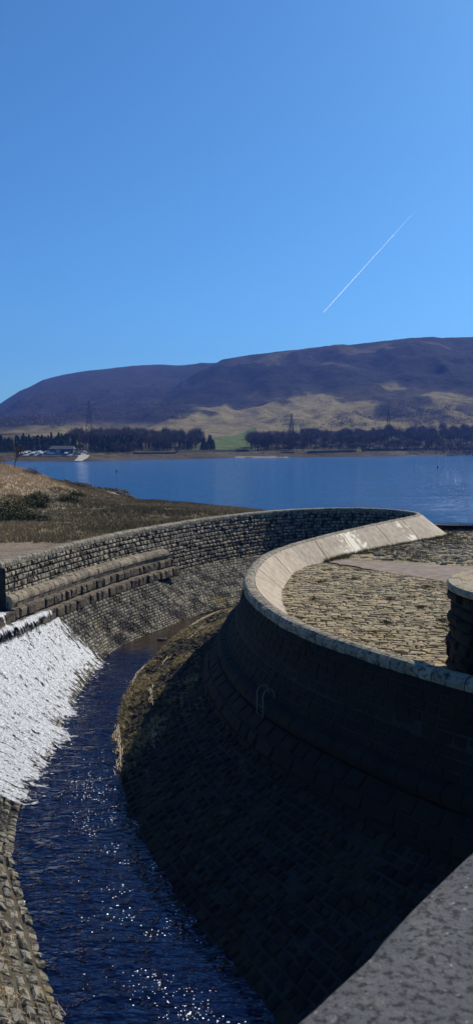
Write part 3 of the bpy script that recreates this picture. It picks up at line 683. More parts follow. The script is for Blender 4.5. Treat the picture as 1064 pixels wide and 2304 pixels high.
mz = 7.81 + 0.10 * np.clip(fbm2(MA * 4, MR * 2, 90, 3, 1.3) + .25 - 1.2 * np.abs((MA - 2.9) / .6) ** 3 - 1.0 * np.abs((MR - 2.3) / .45) ** 3, -.1, 1)
obj('moss_cushion', np.stack([pc[0] + MR * np.cos(MA), pc[1] + MR * np.sin(MA), mz], -1).reshape(-1, 3), grid_faces(22, 12), M['moss'], pier)

# ------------------------------------------------------------------ foreground parapet beside the camera
pa = empty('bridge_parapet', (0.6, 0.6, 10.3), 'speckled grey gritstone parapet coping filling the lower right corner', 'parapet')
e0_ = np.array([0.032, 0.642]); ed = np.array([0.24, 0.28]); ed = ed / np.linalg.norm(ed); nn_ = np.array([ed[1], -ed[0]])
us = np.arange(-3.0, 5.0, 0.03); V = []
prof = [(0.06, 11.15), (0.0, 11.2), (-0.012, 11.3), (-0.006, 11.42), (0.005, 11.48), (0.02, 11.50), (0.06, 11.508), (0.2, 11.51), (0.35, 11.508), (0.56, 11.50), (0.6, 11.47), (0.62, 11.4), (0.62, 11.2), (0.5, 11.15)]
for o_, z in prof:
    wob = 0.018 * fbm2(us * 3.1 + 0.4, us * 0 + z * 2, 41, 4, 1.6) + 0.004 * fbm2(us * 30, us * 0 + z * 9, 43, 3)
    p = e0_ + ed * us[:, None] + nn_ * (o_ + wob * (1 if o_ < .1 else .4))[:, None]
    V.append(np.concatenate([p, (z + 0.006 * fbm2(us * 5, us * 0 + o_ * 9, 44, 3))[:, None]], 1))
V = np.stack(V, 1).reshape(-1, 3); F = grid_faces(len(us), len(prof)).tolist(); F += [tuple((i * len(prof), (i + 1) * len(prof), (i + 2) * len(prof) - 1, (i + 1) * len(prof) - 1)) for i in range(len(us) - 1)]
obj('coping_slab', V, F, M['parapet'], pa, smooth=True)
pw = MB(); cpt = e0_ + ed * 1.0 + nn_ * 0.31
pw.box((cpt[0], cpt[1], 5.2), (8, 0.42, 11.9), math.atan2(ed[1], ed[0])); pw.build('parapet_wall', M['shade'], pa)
lt = MB()
lt.add([(0.305, 0.80, 11.512), (0.318, 0.812, 11.513), (0.327, 0.822, 11.520), (0.318, 0.816, 11.522), (0.308, 0.806, 11.518)], [(0, 1, 2, 3, 4)])
# small pale chip lying on the coping
chip = MB(); chip.box((0.31, 0.775, 11.512), (0.022, 0.009, 0.006), 0.7, taper=0.7)
tag(chip.build('stone_chip', plain('pale_chip', (0.7, 0.7, 0.62), 0.8)), 'small white chip lying on the grey parapet coping', 'chip')

# ------------------------------------------------------------------ ladder hoops on the shaded inner face
lu = B.near(2.0, 26.0)
lp = B.at(lu, 0.9); ld = empty('ladder_rail', (lp[0], lp[1], 3.4), 'pair of thin curved metal ladder rails on the shaded ledge of the weir wall', 'ladder')
tv = np.array([np.interp(lu, B.s, -B.n[:, 1]), np.interp(lu, B.s, B.n[:, 0])]); nv = np.array([np.interp(lu, B.s, B.n[:, 0]), np.interp(lu, B.s, B.n[:, 1])])
for sd_ in (-0.24, 0.24):
    hp = []
    for a in np.linspace(-20, 180, 12):
        o_ = 0.55 + 0.22 * math.cos(R(a)) ; z = 3.6 + 0.3 * math.sin(R(a)); q = lp[:2] + tv * sd_ + nv * (o_ - 0.4); hp.append((q[0], q[1], z))
    q = lp[:2] + tv * sd_ + nv * 0.4; hp = [(q[0], q[1], 1.8)] + hp
    m_ = MB(); m_.tube(hp, 0.02, 8); m_.build('rail', plain('pale_metal_rail', (0.13, 0.11, 0.10), 0.6), ld)
for z in np.arange(1.9, 3.5, 0.28):
    m_ = MB()
    a = lp[:2] + nv * 0.4 - tv * .24; b_ = lp[:2] + nv * 0.4 + tv * .24; m_.bar((*a, z), (*b_, z), 0.02, n=6); m_.build('rung', M['steel'], ld)

# ------------------------------------------------------------------ land behind the left wall
shore = catmull(np.array([(-200, 480), (-150, 400), (-110, 330), (-69.4, 257.5), (-49.3, 204.5), (-38.8, 177.6), (-29.5, 155.3), (-20.6, 136.8), (-17.2, 124.0), (-10.5, 115.0), (-5.1, 109.4), (1.6, 102.5), (9, 93), (15, 86), (21.1, 82.04), (24.4, 79.8), (40, 70), (80, 50)]), 1.0)
sn_ = np.gradient(shore, axis=0); sn_ /= np.linalg.norm(sn_, axis=1)[:, None]
def shore_d(x, y):
    x = np.asarray(x, float).ravel(); y = np.asarray(y, float).ravel(); out = np.empty(len(x))
    for i in range(0, len(x), 4000):
        dx = x[i:i + 4000, None] - shore[None, :, 0]; dy = y[i:i + 4000, None] - shore[None, :, 1]; k = np.argmin(dx * dx + dy * dy, 1); r = np.arange(len(k))
        out[i:i + 4000] = np.sign(sn_[k, 1] * dx[r, k] - sn_[k, 0] * dy[r, k]) * np.sqrt(dx[r, k] ** 2 + dy[r, k] ** 2)
    return out
def land(x, y):
    x = np.asarray(x, float); y = np.asarray(y, float); sh = x.shape; d = shore_d(x, y).reshape(sh)
    z = 3.5 + np.where(d < 0, 0.16 * d, 2.2 * (1 - np.exp(-np.maximum(d, 0) / 14.0)))
    hx = sstep(-13, -44, x) * 6.2; z = z + hx * sstep(56, 90, y) * (1 - sstep(100, 150, y)) + 0.1 * fbm2(x, y, 51, 4, 0.12) * np.clip(d / 4, 0, 4) * 1.0
    z = np.where((d > 0), np.minimum(z, 3.5 + 0.35 * d + 0.02), z)
    flat = sstep(8, 2, np.hypot(x + 12, y - 46) - 6) * 0.9
    return z * (1 - flat) + 5.72 * flat
lx = np.arange(-95, 30, 0.8); ly = np.arange(36, 275, 0.8); LX, LY = np.meshgrid(lx, ly, indexing='ij'); LZ = land(LX, LY)
Apoly = A.at(np.arange(0, A.L, 0.4)); fq = grid_faces(len(lx), len(ly))
px_, py_ = LX.ravel(), LY.ravel(); dmin = np.empty(len(px_)); sgn = np.empty(len(px_))
An = np.stack([np.interp(np.arange(0, A.L, 0.4), A.s, A.n[:, i]) for i in (0, 1)], 1)
for i in range(0, len(px_), 4000):
    dx = px_[i:i + 4000, None] - Apoly[None, :, 0]; dy = py_[i:i + 4000, None] - Apoly[None, :, 1]; k = np.argmin(dx * dx + dy * dy, 1); r = np.arange(len(k))
    sgn[i:i + 4000] = dx[r, k] * An[k, 0] + dy[r, k] * An[k, 1]; dmin[i:i + 4000] = np.sqrt(dx[r, k] ** 2 + dy[r, k] ** 2)
okv = (sgn < -0.9) & ~((py_ < 39.5)) & ~((px_ > 15.2) & (py_ < 73)) & (shore_d(px_, py_) > -14)
okv |= False
keep = okv[fq].all(1)
def land_cov(x, y, z):
    g = sstep(0.0, 1.0, (z - 6.1) / 1.2 + 0.7 * fbm2(x, y, 61, 4, 0.15)); c = np.empty((len(x), 3))
    gold = np.array((0.34, 0.26, 0.16)); br = np.array((0.19, 0.145, 0.08)); gr = np.array((0.17, 0.155, 0.12)); sd_ = shore_d(x, y)
    c[:] = br; c = c * (1 - g[:, None]) + gold * g[:, None]
    tr = (np.exp(-((sd_ - 3) / 3.0) ** 2) * sstep(116, 126, y))[:, None]; c = c * (1 - tr) + np.array((0.28, 0.25, 0.19)) * tr
    t2 = (np.exp(-((x + 17 + 0.2 * (y - 70)) / 2.6) ** 2) * sstep(60, 66, y) * sstep(100, 88, y))[:, None] * .8; c = c * (1 - t2) + gr * t2
    p = sstep(8, 3, np.hypot(x + 13.5, y - 43.5) - 1.2)[:, None]; c = c * (1 - p) + np.array((0.18, 0.145, 0.11)) * p
    return c
cov = land_cov(px_, py_, LZ.ravel())
o = obj('shore_land', np.stack([px_, py_, LZ.ravel()], 1), fq[keep], M['ground'], None, col=cov, smooth=True); tag(o, kind='structure')
ua_ = np.arange(0, A.L, 0.4); V = []
for o_ in (-0.45, -1.2, -2.0, -3.2):
    p = A.at(ua_, o_); zl = land(p[:, 0], p[:, 1]); zl = np.maximum(zl, 5.2) * 0 + np.where(o_ > -1, np.clip(zl, 4.2, 5.68), zl + (0.03 if o_ > -3 else -0.15)); V.append(np.concatenate([p[:, :2], zl[:, None]], 1))
V = np.stack(V, 1).reshape(-1, 3); o = obj('verge', V, grid_faces(len(ua_), 4), M['ground'], None, col=land_cov(V[:, 0], V[:, 1], V[:, 2]), smooth=True); tag(o, kind='structure')
# reservoir water sheet: follows the shore a little way under the land
ns = shore + np.stack([sn_[:, 1], -sn_[:, 0]], 1) * 3.0
pts = [(x, y) for x, y in ns[::4]]
poly = pts + [(300, -60), (2500, -100), (2500, 2500), (-2500, 2500), (-2500, 480)]
o = poly_sheet('reservoir_water', poly, 3.5, M['lake']); tag(o, kind='structure')

# blades of grass as stuff
def tufts(P, h, wd, nb, spread, lean=0.5, tone=None):
    n = len(P); k = n * nb; base = np.repeat(P, nb, 0); a = rng.uniform(0, 2 * np.pi, k); r = rng.random(k) * spread
    base = base + np.stack([np.cos(a) * r, np.sin(a) * r, np.full(k, -0.03)], 1)
    hh = np.repeat(h, nb) * rng.uniform(.5, 1.1, k) if np.ndim(h) else h * rng.uniform(.5, 1.1, k)
    la = rng.uniform(0, 2 * np.pi, k); ll = rng.random(k) * lean * hh; top = base + np.stack([np.cos(la) * ll, np.sin(la) * ll, hh], 1)
    b = rng.uniform(0, 2 * np.pi, k); wv = np.stack([np.cos(b), np.sin(b), np.zeros(k)], 1) * wd
    V = np.stack([base - wv, base + wv, top], 1).reshape(-1, 3); F = np.arange(3 * k).reshape(-1, 3)
    t = np.repeat(rng.random(k), 3) if tone is None else np.clip(np.repeat(np.repeat(tone, nb) + rng.uniform(-.3, .3, k), 3), 0, 1)
    return V, F, t
n = 90000; x = rng.uniform(-62, 14, n); y = 42 + 105 * rng.random(n) ** 1.25; 
sdn = shore_d(x, y); vis = np.abs(x / y) < 0.36; ks = vis & (sdn > 0.6)
x, y, sdn = x[ks], y[ks], sdn[ks]
dA = np.array([np.min((Apoly[:, 0] - a) ** 2 + (Apoly[:, 1] - b) ** 2) for a, b in zip(x, y)]) ** .5
iA = np.array([np.argmin((Apoly[:, 0] - a) ** 2 + (Apoly[:, 1] - b) ** 2) for a, b in zip(x, y)]); sA = (x - Apoly[iA, 0]) * An[iA, 0] + (y - Apoly[iA, 1]) * An[iA, 1]
ks = (sA < -0.8) & (np.hypot(x + 13.5, y - 43.5) > 6.6) & (y > 41); x, y, sdn = x[ks], y[ks], sdn[ks]; z = land(x, y)
g = (z - 6.1) / 1.2 + 0.9 * fbm2(x, y, 61, 4, 0.15) > 0.5
hgt = 0.55 * (0.7 + 0.5 * fbm2(x, y, 71, 3, 0.3))
V, F, t = tufts(np.stack([x, y, z], 1)[g], hgt[g], 0.022, 7, 0.35, 0.9, 0.4 + 0.5 * fbm2(x, y, 72, 3, 0.2)[g]); o = obj('dry_grass', V, F, M['drygrass'], None, tone=t)
tag(o, kind='stuff', label='tall bleached dry grass covering the mound behind the left wall', cat='grass')
V, F, t = tufts(np.stack([x, y, z], 1)[~g], hgt[~g] * 0.75 * np.clip(sdn[~g] / 6, 0.25, 1), 0.03, 7, 0.3, 0.7, 0.5 + 0.9 * fbm2(x, y, 73, 4, 0.12)[~g]); o = obj('heath_grass', V, F, M['heath'], None, tone=t)
tag(o, kind='stuff', label='low brown and green heath growth between left wall and reservoir', cat='grass')
# weeds over the rubble and a few in the apron
n = 5200; x = rng.uniform(3, 30, n); y = rng.uniform(42, 82, n); ks = inside_apron(x, y) & (y > 51 - 0.62 * (x - 7)) & (fbm2(x, y, 81, 3, 0.25) > 0.02); x, y = x[ks], y[ks]
V, F, t = tufts(np.stack([x, y, zap(x, y) + .05], 1), 0.28, 0.016, 9, 0.2, 0.9)
n = 900; x = rng.uniform(12, 30, n); y = 80 - (x - 20) * 0.15 + rng.normal(0, .6, n); V2, F2, t2 = tufts(np.stack([x, y, np.full(n, 3.45)], 1), 0.75, 0.014, 6, 0.2, 0.5)
n = 500; u_ = rng.uniform(B.near(4, 49), BL, n); q = np.array([B.at(a, -outoff(a) - abs(rng.normal(0, .25))) for a in u_]); V3, F3, t3 = tufts(np.stack([q[:, 0], q[:, 1], zap(q[:, 0], q[:, 1]) + .03], 1), 0.3, 0.014, 9, 0.15, 0.8)
obj_w = obj('rubble_weeds', np.vstack([V, V2, V3]), np.vstack([F, F2 + len(V), F3 + len(V) + len(V2)]), M['weed'], None, tone=np.concatenate([t, t2, t3]))
tag(obj_w, kind='stuff', label='scrubby weeds growing through the rubble paving by the reservoir edge', cat='weeds')
# individually visible tufts in the cobbled apron
tuft_spots = [(8.35, 31.1), (8.1, 33.6), (9.9, 31.9), (7.7, 27.6), (10.2, 36.6), (10.1, 34.3), (3.6, 35.3), (4.4, 40.2), (5.2, 44.2), (9.0, 29.0), (6.0, 30.6), (9.6, 38.7), (7.0, 35.4), (6.3, 41.2)]
for i, (x_, y_) in enumerate(tuft_spots):
    V, F, t = tufts(np.array([[x_ + rng.normal(0, .13), y_ + rng.normal(0, .06), float(zap(x_, y_)) + 0.05] for _ in range(26)]), 0.16, 0.012, 5, 0.07, 1.4)
    V = V - np.array([x_, y_, float(zap(x_, y_))]); o = obj('grass_tuft', V, F, M['weed'], None, tone=t); o.location = (x_, y_, float(zap(x_, y_)))
    tag(o, 'small green grass tuft rooted in the joints of the sunlit cobbled apron', 'grass', 'grass tufts in the cobbled apron')
# dead grass on the near left bank, sun-strip tufts on the stony bank
def surf_scatter(S_, n, u0, u1, v0, v1, h, wd, nb, lean, cl=None):
    u = rng.uniform(u0, u1, n); v = rng.uniform(v0, v1, n)
    if cl: k = fbm2(u, v, cl, 3, 0.5) > 0.05; u, v = u[k], v[k]
    return tufts(S_(u, v) + np.array([0, 0, .06]), h, wd, nb, 0.15, lean)
V, F, t = surf_scatter(lbank, 2600, 0, LBp.L, 0.35, 5.9, 0.14, 0.006, 9, 2.2, 5); o = obj('bank_grass', V, F, M['drygrass'], None, tone=t); tag(o, kind='stuff', label='withered grass between stones of the near left bank', cat='grass')
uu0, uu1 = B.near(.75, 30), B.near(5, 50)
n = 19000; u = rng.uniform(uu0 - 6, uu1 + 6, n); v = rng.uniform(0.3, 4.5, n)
kk = (fbm2(u, v, 9, 3, 0.6) + .75 * (v / 4.5) ** 2 - .30 - .13 * np.clip(uu0 + 3 - u, 0, 30) + rng.normal(0, .12, n)) > 0.0; u, v = u[kk], v[kk]  # thinned out where the bank falls into shade
V, F, t = tufts(bank(u, v) + np.array([0, 0, .06]), 0.09, 0.010, 7, 0.15, 2.6); o = obj('sunlit_strip_tufts', V, F, leaf_mat('olive_sunlit_tuft', (0.46, 0.36, 0.18), (0.16, 0.13, 0.05)), None, tone=t); tag(o, kind='stuff', label='olive and straw tufts added as sunlight on the stony bank strip', cat='grass')  # bright tufts stand in for sunlight on the darkened bank
# tide lines of pale straw on the bank
V = []; F = []; T = []; o_ = 0
for (v0, n) in ((2.75, 320), (4.3, 700)):
    u = rng.uniform(uu0 - 1, uu1 + 3, n); u = u[fbm2(u, u * 0, 15 + n, 3, 0.4) > 0.02]; vv = v0 + 0.35 * fbm2(u, u * 0, 33, 4, 0.5) + rng.normal(0, .09, len(u)); p = bank(u, vv) + np.array([0, 0, .12])
    p2 = bank(u + rng.normal(0, .28, len(u)), vv + rng.normal(0, .05, len(u))) + np.array([0, 0, .13])
    for a, b_ in zip(p, p2):
        d = np.cross(b_ - a, (0, 0, 1)); d = d / (np.linalg.norm(d) + 1e-9) * 0.008
        V += [a - d, a + d, b_ + d, b_ - d]; F.append((o_, o_ + 1, o_ + 2, o_ + 3)); o_ += 4; T += [rng.random()] * 4
o = obj('straw_line', V, F, M['straw'], None, tone=T); tag(o, kind='stuff', label='pale stranded straw lying in lines along the stony bank', cat='straw')

# ------------------------------------------------------------------ rocks
def rock_mesh(seed, sx=1, sy=1, sz=0.7):
    r = np.random.default_rng(seed); n1, n2 = 9, 6; V = []
    for j in range(n2 + 1):
        th_ = math.pi * j / n2
        for i in range(n1):
            a = 2 * math.pi * i / n1; k = 1 + r.uniform(-.22, .22); V.append((sx * k * math.sin(th_) * math.cos(a), sy * k * math.sin(th_) * math.sin(a), sz * k * math.cos(th_)))
    F = [(j * n1 + i, (j + 1) * n1 + i, (j + 1) * n1 + (i + 1) % n1, j * n1 + (i + 1) % n1) for j in range(n2) for i in range(n1)]
    return mesh_data('rock', V, F, [M['rock']])
rk_ = [rock_mesh(i) for i in range(5)]
for i in range(90):
    k = rng.integers(0, len(shore)); 
    t = rng.random() ** 1.2; yy = 123 + 62 * t; j = np.argmin(abs(shore[:, 1] - yy) + (shore[:, 0] > 0) * 99)
    o = bpy.data.objects.new('shore_rock', rk_[i % 5]); C.objects.link(o); s_ = rng.uniform(.35, .9)
    o.location = (shore[j, 0] + rng.normal(0.0, .5), shore[j, 1] + rng.normal(0, .5), 3.6 + rng.uniform(0, .15)); o.scale = (s_, s_ * rng.uniform(.7, 1), s_ * .8); o.rotation_euler = (0, 0, rng.uniform(0, 6))
    tag(o, 'dark boulder in the rock line along the point at the left shore', 'rock', 'boulders along the left point')
o = bpy.data.objects.new('pool_rock', rock_mesh(9)); C.objects.link(o); o.location = (-4.6, 47.3, 0.02); o.scale = (.3, .2, .17); tag(o, 'single small pale-topped rock standing in the still brown pool', 'rock')

# ------------------------------------------------------------------ trees and bushes
def leafy(r, n, fn, size, aspect=1.0):
    """n small leaf-clump triangles at points fn(r)"""
    P = fn(r, n); k = len(P); a = r.normal(size=(k, 3)); a /= np.linalg.norm(a, axis=1)[:, None]; b = np.cross(a, r.normal(size=(k, 3))); b /= np.linalg.norm(b, axis=1)[:, None]
    s_ = size * r.uniform(.5, 1.3, (k, 1)); V = np.stack([P - a * s_, P + a * s_, P + b * s_ * 1.4 * aspect], 1).reshape(-1, 3)
    return V, np.arange(3 * k).reshape(-1, 3)
def clump_tone(P, seed, sc): return np.clip(0.5 + 1.1 * fbm2(P[:, 0] + P[:, 2] * .7, P[:, 1] - P[:, 2] * .5, seed, 2, sc), 0, 1)
def branching(seed, H, r0, levels, spread, n_child, trunk_frac=0.35, rmin=0.006, sides=4):
    rr = random.Random(seed); mb = MB()
    def grow(p, d, L, r, lv):
        q = Vector(p); dd = Vector(d).normalized(); k = 3
        for i in range(k):
            nx = q + dd * L / k; mb.bar(q, nx, max(r * (1 - .25 * i / k), rmin), max(r * (1 - .25 * (i + 1) / k), rmin), sides); q = nx
            dd = (dd + Vector((rr.uniform(-.16, .16), rr.uniform(-.16, .16), rr.uniform(-.02, .14)))).normalized()
            if lv > 0 and i > 0:
                for _ in range(n_child):
                    e_ = Vector((rr.gauss(0, 1), rr.gauss(0, 1), rr.gauss(0.3, .5))).normalized(); nd = (dd * (1 - spread) + e_ * spread).normalized()
                    grow(q, nd, L * rr.uniform(.5, .75), r * .5, lv - 1)
        if lv > 0: grow(q, dd, L * .65, r * .65, lv - 1)
    return mb, grow
def make_conifer(seed, H):
    r = np.random.default_rng(seed); root = empty('conifer_tree', (0, 0, 0), 'dark evergreen conifer in the belt on the far shore', 'tree', 'conifers on the far shore')
    t = MB(); t.bar((0, 0, -0.5), (0, 0, H * .95), H * .022, H * .004, 6); t.build('trunk', M['bark'], root, world=False)
    def fn(r, n):
        h = r.random(n) ** .8; lay = np.floor(h * 9) / 9; f = (h * 9) % 1; rad = (1 - h) ** .8 * H * .23 * (1.1 - .5 * f) * r.uniform(.45, 1.05, n) * (1 + .25 * np.sin(h * 40 + seed)); a = r.uniform(0, 6.28, n)
        return np.stack([rad * np.cos(a), rad * np.sin(a), H * (.10 + .90 * h) - rad * .25], 1)
    V, F = leafy(r, 520, fn, H * .045); obj('crown', V, F, M['conifer'], root, world=False, tone=clump_tone(V, seed, .5)); return root
def make_bare(seed, H, mat, nm='bare_tree', lab='', grp=''):
    r = np.random.default_rng(seed); root = empty(nm, (0, 0, 0), lab, 'tree', grp)
    t = MB(); t.bar((0, 0, -1.2), (0, 0, H * .42), H * .022, H * .014, 6); ends = []
    for k in range(10):
        a = k * 2.4 + r.uniform(-.4, .4); z0 = H * r.uniform(.22, .45); L = H * r.uniform(.25, .42); d = (math.cos(a) * .6 * L, math.sin(a) * .6 * L, L * .9)
        q = (d[0], d[1], z0 + d[2]); t.bar((0, 0, z0), q, H * .010, H * .004, 4); ends.append(q)
    t.build('trunk', M['bark'], root, world=False); ends = np.array(ends + [(0, 0, H * .8)])
    def fn(r, n):
        e_ = ends[r.integers(0, len(ends), n)]; return e_ + r.normal(size=(n, 3)) * np.array([.10, .10, .10]) * H * r.uniform(.4, 1.25, (n, 1))
    P = fn(r, 1500); c = np.array([0, 0, H * .35]); d = P - c; d /= np.linalg.norm(d, axis=1)[:, None]; d += r.normal(size=d.shape) * .35; L = H * r.uniform(.05, .12, (len(P), 1)); w_ = np.cross(d, r.normal(size=d.shape)); w_ /= np.linalg.norm(w_, axis=1)[:, None]; w_ *= H * .0075
    V = np.stack([P - w_, P + w_, P + d * L], 1).reshape(-1, 3); obj('crown', V, np.arange(len(V)).reshape(-1, 3), mat, root, world=False, tone=clump_tone(V, seed, .4)); return root

# far terrain height
SH = np.array([(-30, 400), (-15.6, 428), (-11.4, 420), (-8.6, 441), (-4.3, 468), (0, 534), (5.5, 556), (10.9, 609), (16.9, 705), (25, 820), (40, 1000)])
def azx(px): return math.degrees(math.atan((px - 532) / 1750))
def shoreD(az): return np.interp(az, SH[:, 0], SH[:, 1])
ridge1 = np.array([(-45, 0.3), (-22, 2.2), (azx(0), 2.95), (azx(50), 4.0), (azx(100), 4.75), (azx(180), 5.40), (azx(300), 5.85), (azx(370), 6.0), (azx(450), 6.1), (azx(485), 6.15), (azx(700), 6.3), (40, 6.3)])
ridge2 = np.array([(-30, -3), (azx(200), -1.0), (azx(260), 1.6), (azx(330), 3.1), (azx(400), 4.4), (azx(450), 5.45), (azx(485), 6.1), (azx(500), 6.38), (azx(560), 6.72), (azx(640), 7.05), (azx(700), 7.32), (azx(770), 7.58), (azx(830), 7.72), (azx(900), 7.85), (azx(1064), 7.88), (30, 7.5), (45, 6.5)])
def hill(az, d, detail=True):
    az, d = np.broadcast_arrays(np.asarray(az, float), np.asarray(d, float)); D = shoreD(az); x = np.sin(np.radians(az)) * d; y = np.cos(np.radians(az)) * d
    e1 = np.interp(az, ridge1[:, 0], ridge1[:, 1]); e2 = np.interp(az, ridge2[:, 0], ridge2[:, 1])
    r1 = 2500.; r2 = 2050.
    e1 = e1 - .28; e2 = e2 - np.interp(az, [azx(485), azx(700)], [.2, .5])
    h1 = 12 + np.tan(np.radians(e1)) * r1; h2 = 12 + np.tan(np.radians(e2)) * r2
    fore = 5.3 + 14 * sstep(D + 20, D + 330, d) + 16 * sstep(850, 1350, d) 
    t1 = sstep(1250, r1, d) ; t1 = t1 * .6 + .4 * np.clip((d - 1150) / (r1 - 1150), 0, 1)
    t2 = np.clip((d - 900) / (r2 - 900), 0, 1.0); t2 = .28 * t2 + .72 * sstep(.22, 1.0, t2)
    a = fore * (1 - t1) + h1 * t1; b = fore * (1 - t2) + h2 * t2
    a = np.where(d > r1, h1 - (d - r1) * .02, a); b = np.where(d > r2, h2 - (d - r2) * .04, b)
    z = np.maximum(a, b) + np.log1p(np.exp(-np.abs(a - b) / 8)) * 3
    if detail:
        amp = sstep(D + 200, 1200, d) * 24 * (1 - .75 * sstep(.75, 1.0, np.maximum(t1, t2)))
        rdg = 1 - np.abs(fbm2(x, y * .45, 101, 4, 1 / 170.)) * 2; z = z + amp * (rdg - .3) + amp * .35 * fbm2(x, y, 103, 4, 1 / 60.)
    sh_ = d - D; beach = np.where(sh_ < 0, 3.5 + sh_ * .05, 3.5 + np.minimum(sh_, 22) * .075)
    k = sstep(18, 30, sh_); return np.where(sh_ < 30, beach * (1 - k) + k * np.maximum(z, 5.2), z)
azs = np.linspace(-34, 34, 620); ds = np.concatenate([np.arange(-60, 60, 4.0), np.arange(60, 500, 8), np.geomspace(500, 2600, 130)])
AZ, DD = np.meshgrid(azs, ds, indexing='ij'); DD = DD + shoreD(AZ); HZ = hill(AZ, DD); HX = np.sin(np.radians(AZ)) * DD; HY = np.cos(np.radians(AZ)) * DD
ang = np.degrees(np.arctan((HZ - 12) / DD)); px_i = 532 + 1750 * np.tan(np.radians(AZ))
nz1 = fbm2(HX, HY * .5, 111, 5, 1 / 220.); nz2 = fbm2(HX, HY * .6, 113, 5, 1 / 70.); nz3 = fbm2(HX, HY * .35, 117, 4, 1 / 35.)
nz4 = fbm2(HX * .6, HY * .55 + HX * .12, 126, 5, 1 / 75.)
heather = np.array((0.016, 0.017, 0.018)); gold = np.array((0.225, 0.185, 0.085)); wood = np.array((0.034, 0.028, 0.028)); green = np.array((0.115, 0.155, 0.045)); oliv = np.array((0.105, 0.095, 0.05)); beach = np.array((0.10, 0.085, 0.065))
cov = np.zeros(HX.shape + (3,)); cov[:] = heather
hgt = HZ; lim = np.interp(AZ, [-20, azx(150), azx(330), azx(430), azx(560), azx(700), azx(1064)], [16, 34, 50, 68, 86, 98, 116])
gm = sstep(.55, -.1, (hgt - lim) / 45 + .9 * nz1 + .35 * nz3)[..., None]; cov = cov * (1 - gm) + gold * gm
dk = (sstep(-.12, .12, nz4 + .5 * nz3) * .85 * sstep(30, 60, hgt))[..., None]; cov = cov * (1 - dk) + heather * 1.4 * dk
up = (sstep(.18, .4, nz2 + .5 * nz1) * .35 * sstep(150, 190, hgt) * sstep(-2, 3, AZ))[..., None]; cov = cov * (1 - up) + gold * .9 * up
lf = (sstep(azx(440), azx(330), AZ) * sstep(36, 56, hgt))[..., None] * sstep(-.3, .3, .3 + nz1)[..., None]; cov = cov * (1 - lf) + wood * lf
fo = (DD - shoreD(AZ) < 260)[..., None] & (DD - shoreD(AZ) > 22)[..., None]; cov = np.where(fo, oliv * (1 + .3 * nz2[..., None]), cov)
gf = ((px_i > 395) & (px_i < 575) & (DD - shoreD(AZ) > 32) & (DD - shoreD(AZ) < 46 + (px_i - 395) * 2.3))[..., None]; cov = np.where(gf, green, cov)
gf = ((px_i > 130) & (px_i < 215) & (DD - shoreD(AZ) > 150) & (DD - shoreD(AZ) < 300))[..., None]; cov = np.where(gf, green * .9, cov)
gf = ((px_i > 790) & (px_i < 990) & (DD - shoreD(AZ) > 30) & (DD - shoreD(AZ) < 170))[..., None]; cov = np.where(gf, np.array((.17, .165, .07)), cov)
bc = (DD - shoreD(AZ) <= 24)[..., None]; cov = np.where(bc, beach * (1 + .6 * nz2[..., None]), cov)
pale = ((px_i > 470) & (px_i < 800) & (DD - shoreD(AZ) < 9) & (nz3 + .8 * nz2 > .14))[..., None]; cov = np.where(pale, np.array((.33, .30, .24)), cov)
cov = np.clip(cov, 0.004, 1)
o = obj('hills', np.stack([HX, HY, HZ], -1).reshape(-1, 3), grid_faces(len(azs), len(ds)), M['hill'], None, col=cov.reshape(-1, 3), smooth=True); tag(o, kind='structure')
def hz(px, sd_):     # point on the far shore: bearing by px, metres inland of the shore
    a = azx(px); d = float(shoreD(a)) + sd_; return (math.sin(R(a)) * d, math.cos(R(a)) * d, float(hill(a, d)))
def place(protos, px, sd_, sc, label=None, group=None):
    i = random.randrange(len(protos)); p = protos[i]
    if not p.get('used'): p['used'] = 1; o = p
    else: o = copy_tree(p)
    o.location = hz(px, sd_); o.scale = (sc, sc, sc * random.uniform(.9, 1.15)); o.rotation_euler = (0, 0, random.uniform(0, 6.28))
    if label: o['label'] = label
    if group: o['group'] = group
    return o
con = [make_conifer(200 + i, 8.8) for i in range(4)]
brn = [make_bare(210 + i, 10.3, M['twig'], lab='leafless brown tree in the woods along the far shore', grp='bare trees on the far shore') for i in range(4)]
olv = [make_bare(220 + i, 9, M['twig2'], 'scrub_tree', lab='small olive-brown scrubby tree near the far waterline', grp='scrub trees near the far waterline') for i in range(3)]
for i in range(130): place(con, random.uniform(-30, 175), random.uniform(38, 110), random.uniform(.75, 1.1), 'dark conifer in the belt behind the far car park and boathouse', 'conifers behind the far car park')
for i in range(75): place(con, random.uniform(205, 300), random.uniform(36, 100), random.uniform(.75, 1.15), 'dark conifer in the clump just right of the far slipway', 'conifers right of the far slipway')
for i in range(50): place(con, random.choice([random.uniform(300, 440), random.uniform(455, 482)]), random.uniform(45, 110), random.uniform(.6, 1.1), 'dark conifer in the clump just left of the bright green field', 'conifers left of the green field')
for i in range(110): place(brn, random.uniform(170, 450), random.uniform(60, 190), random.uniform(.9, 1.25), 'leafless brown tree mixed behind the conifers left of the green field', 'bare trees left of the green field')
for i in range(44): place(brn, random.uniform(555, 660), random.uniform(45, 120), random.uniform(1.0, 1.3), 'tall leafless tree with visible trunk in the grove just right of the green field', 'grove right of the green field')
for i in range(85): place(brn, random.uniform(655, 860), random.uniform(75, 240), random.uniform(.9, 1.3), 'leafless tree in the wood between the middle and right pylons', 'wood between the two right pylons')
for i in range(95): place(brn, random.uniform(870, 1100), random.uniform(110, 260), random.uniform(1.0, 1.45), 'leafless tree in the dark wood right of the tallest pylon', 'wood right of the tallest pylon')
for i in range(16): place(brn, random.uniform(870, 985), random.uniform(40, 75), random.uniform(.6, .95), 'short leafless tree on the slope beside the tallest pylon above the shore wall', 'short trees below the tallest pylon')
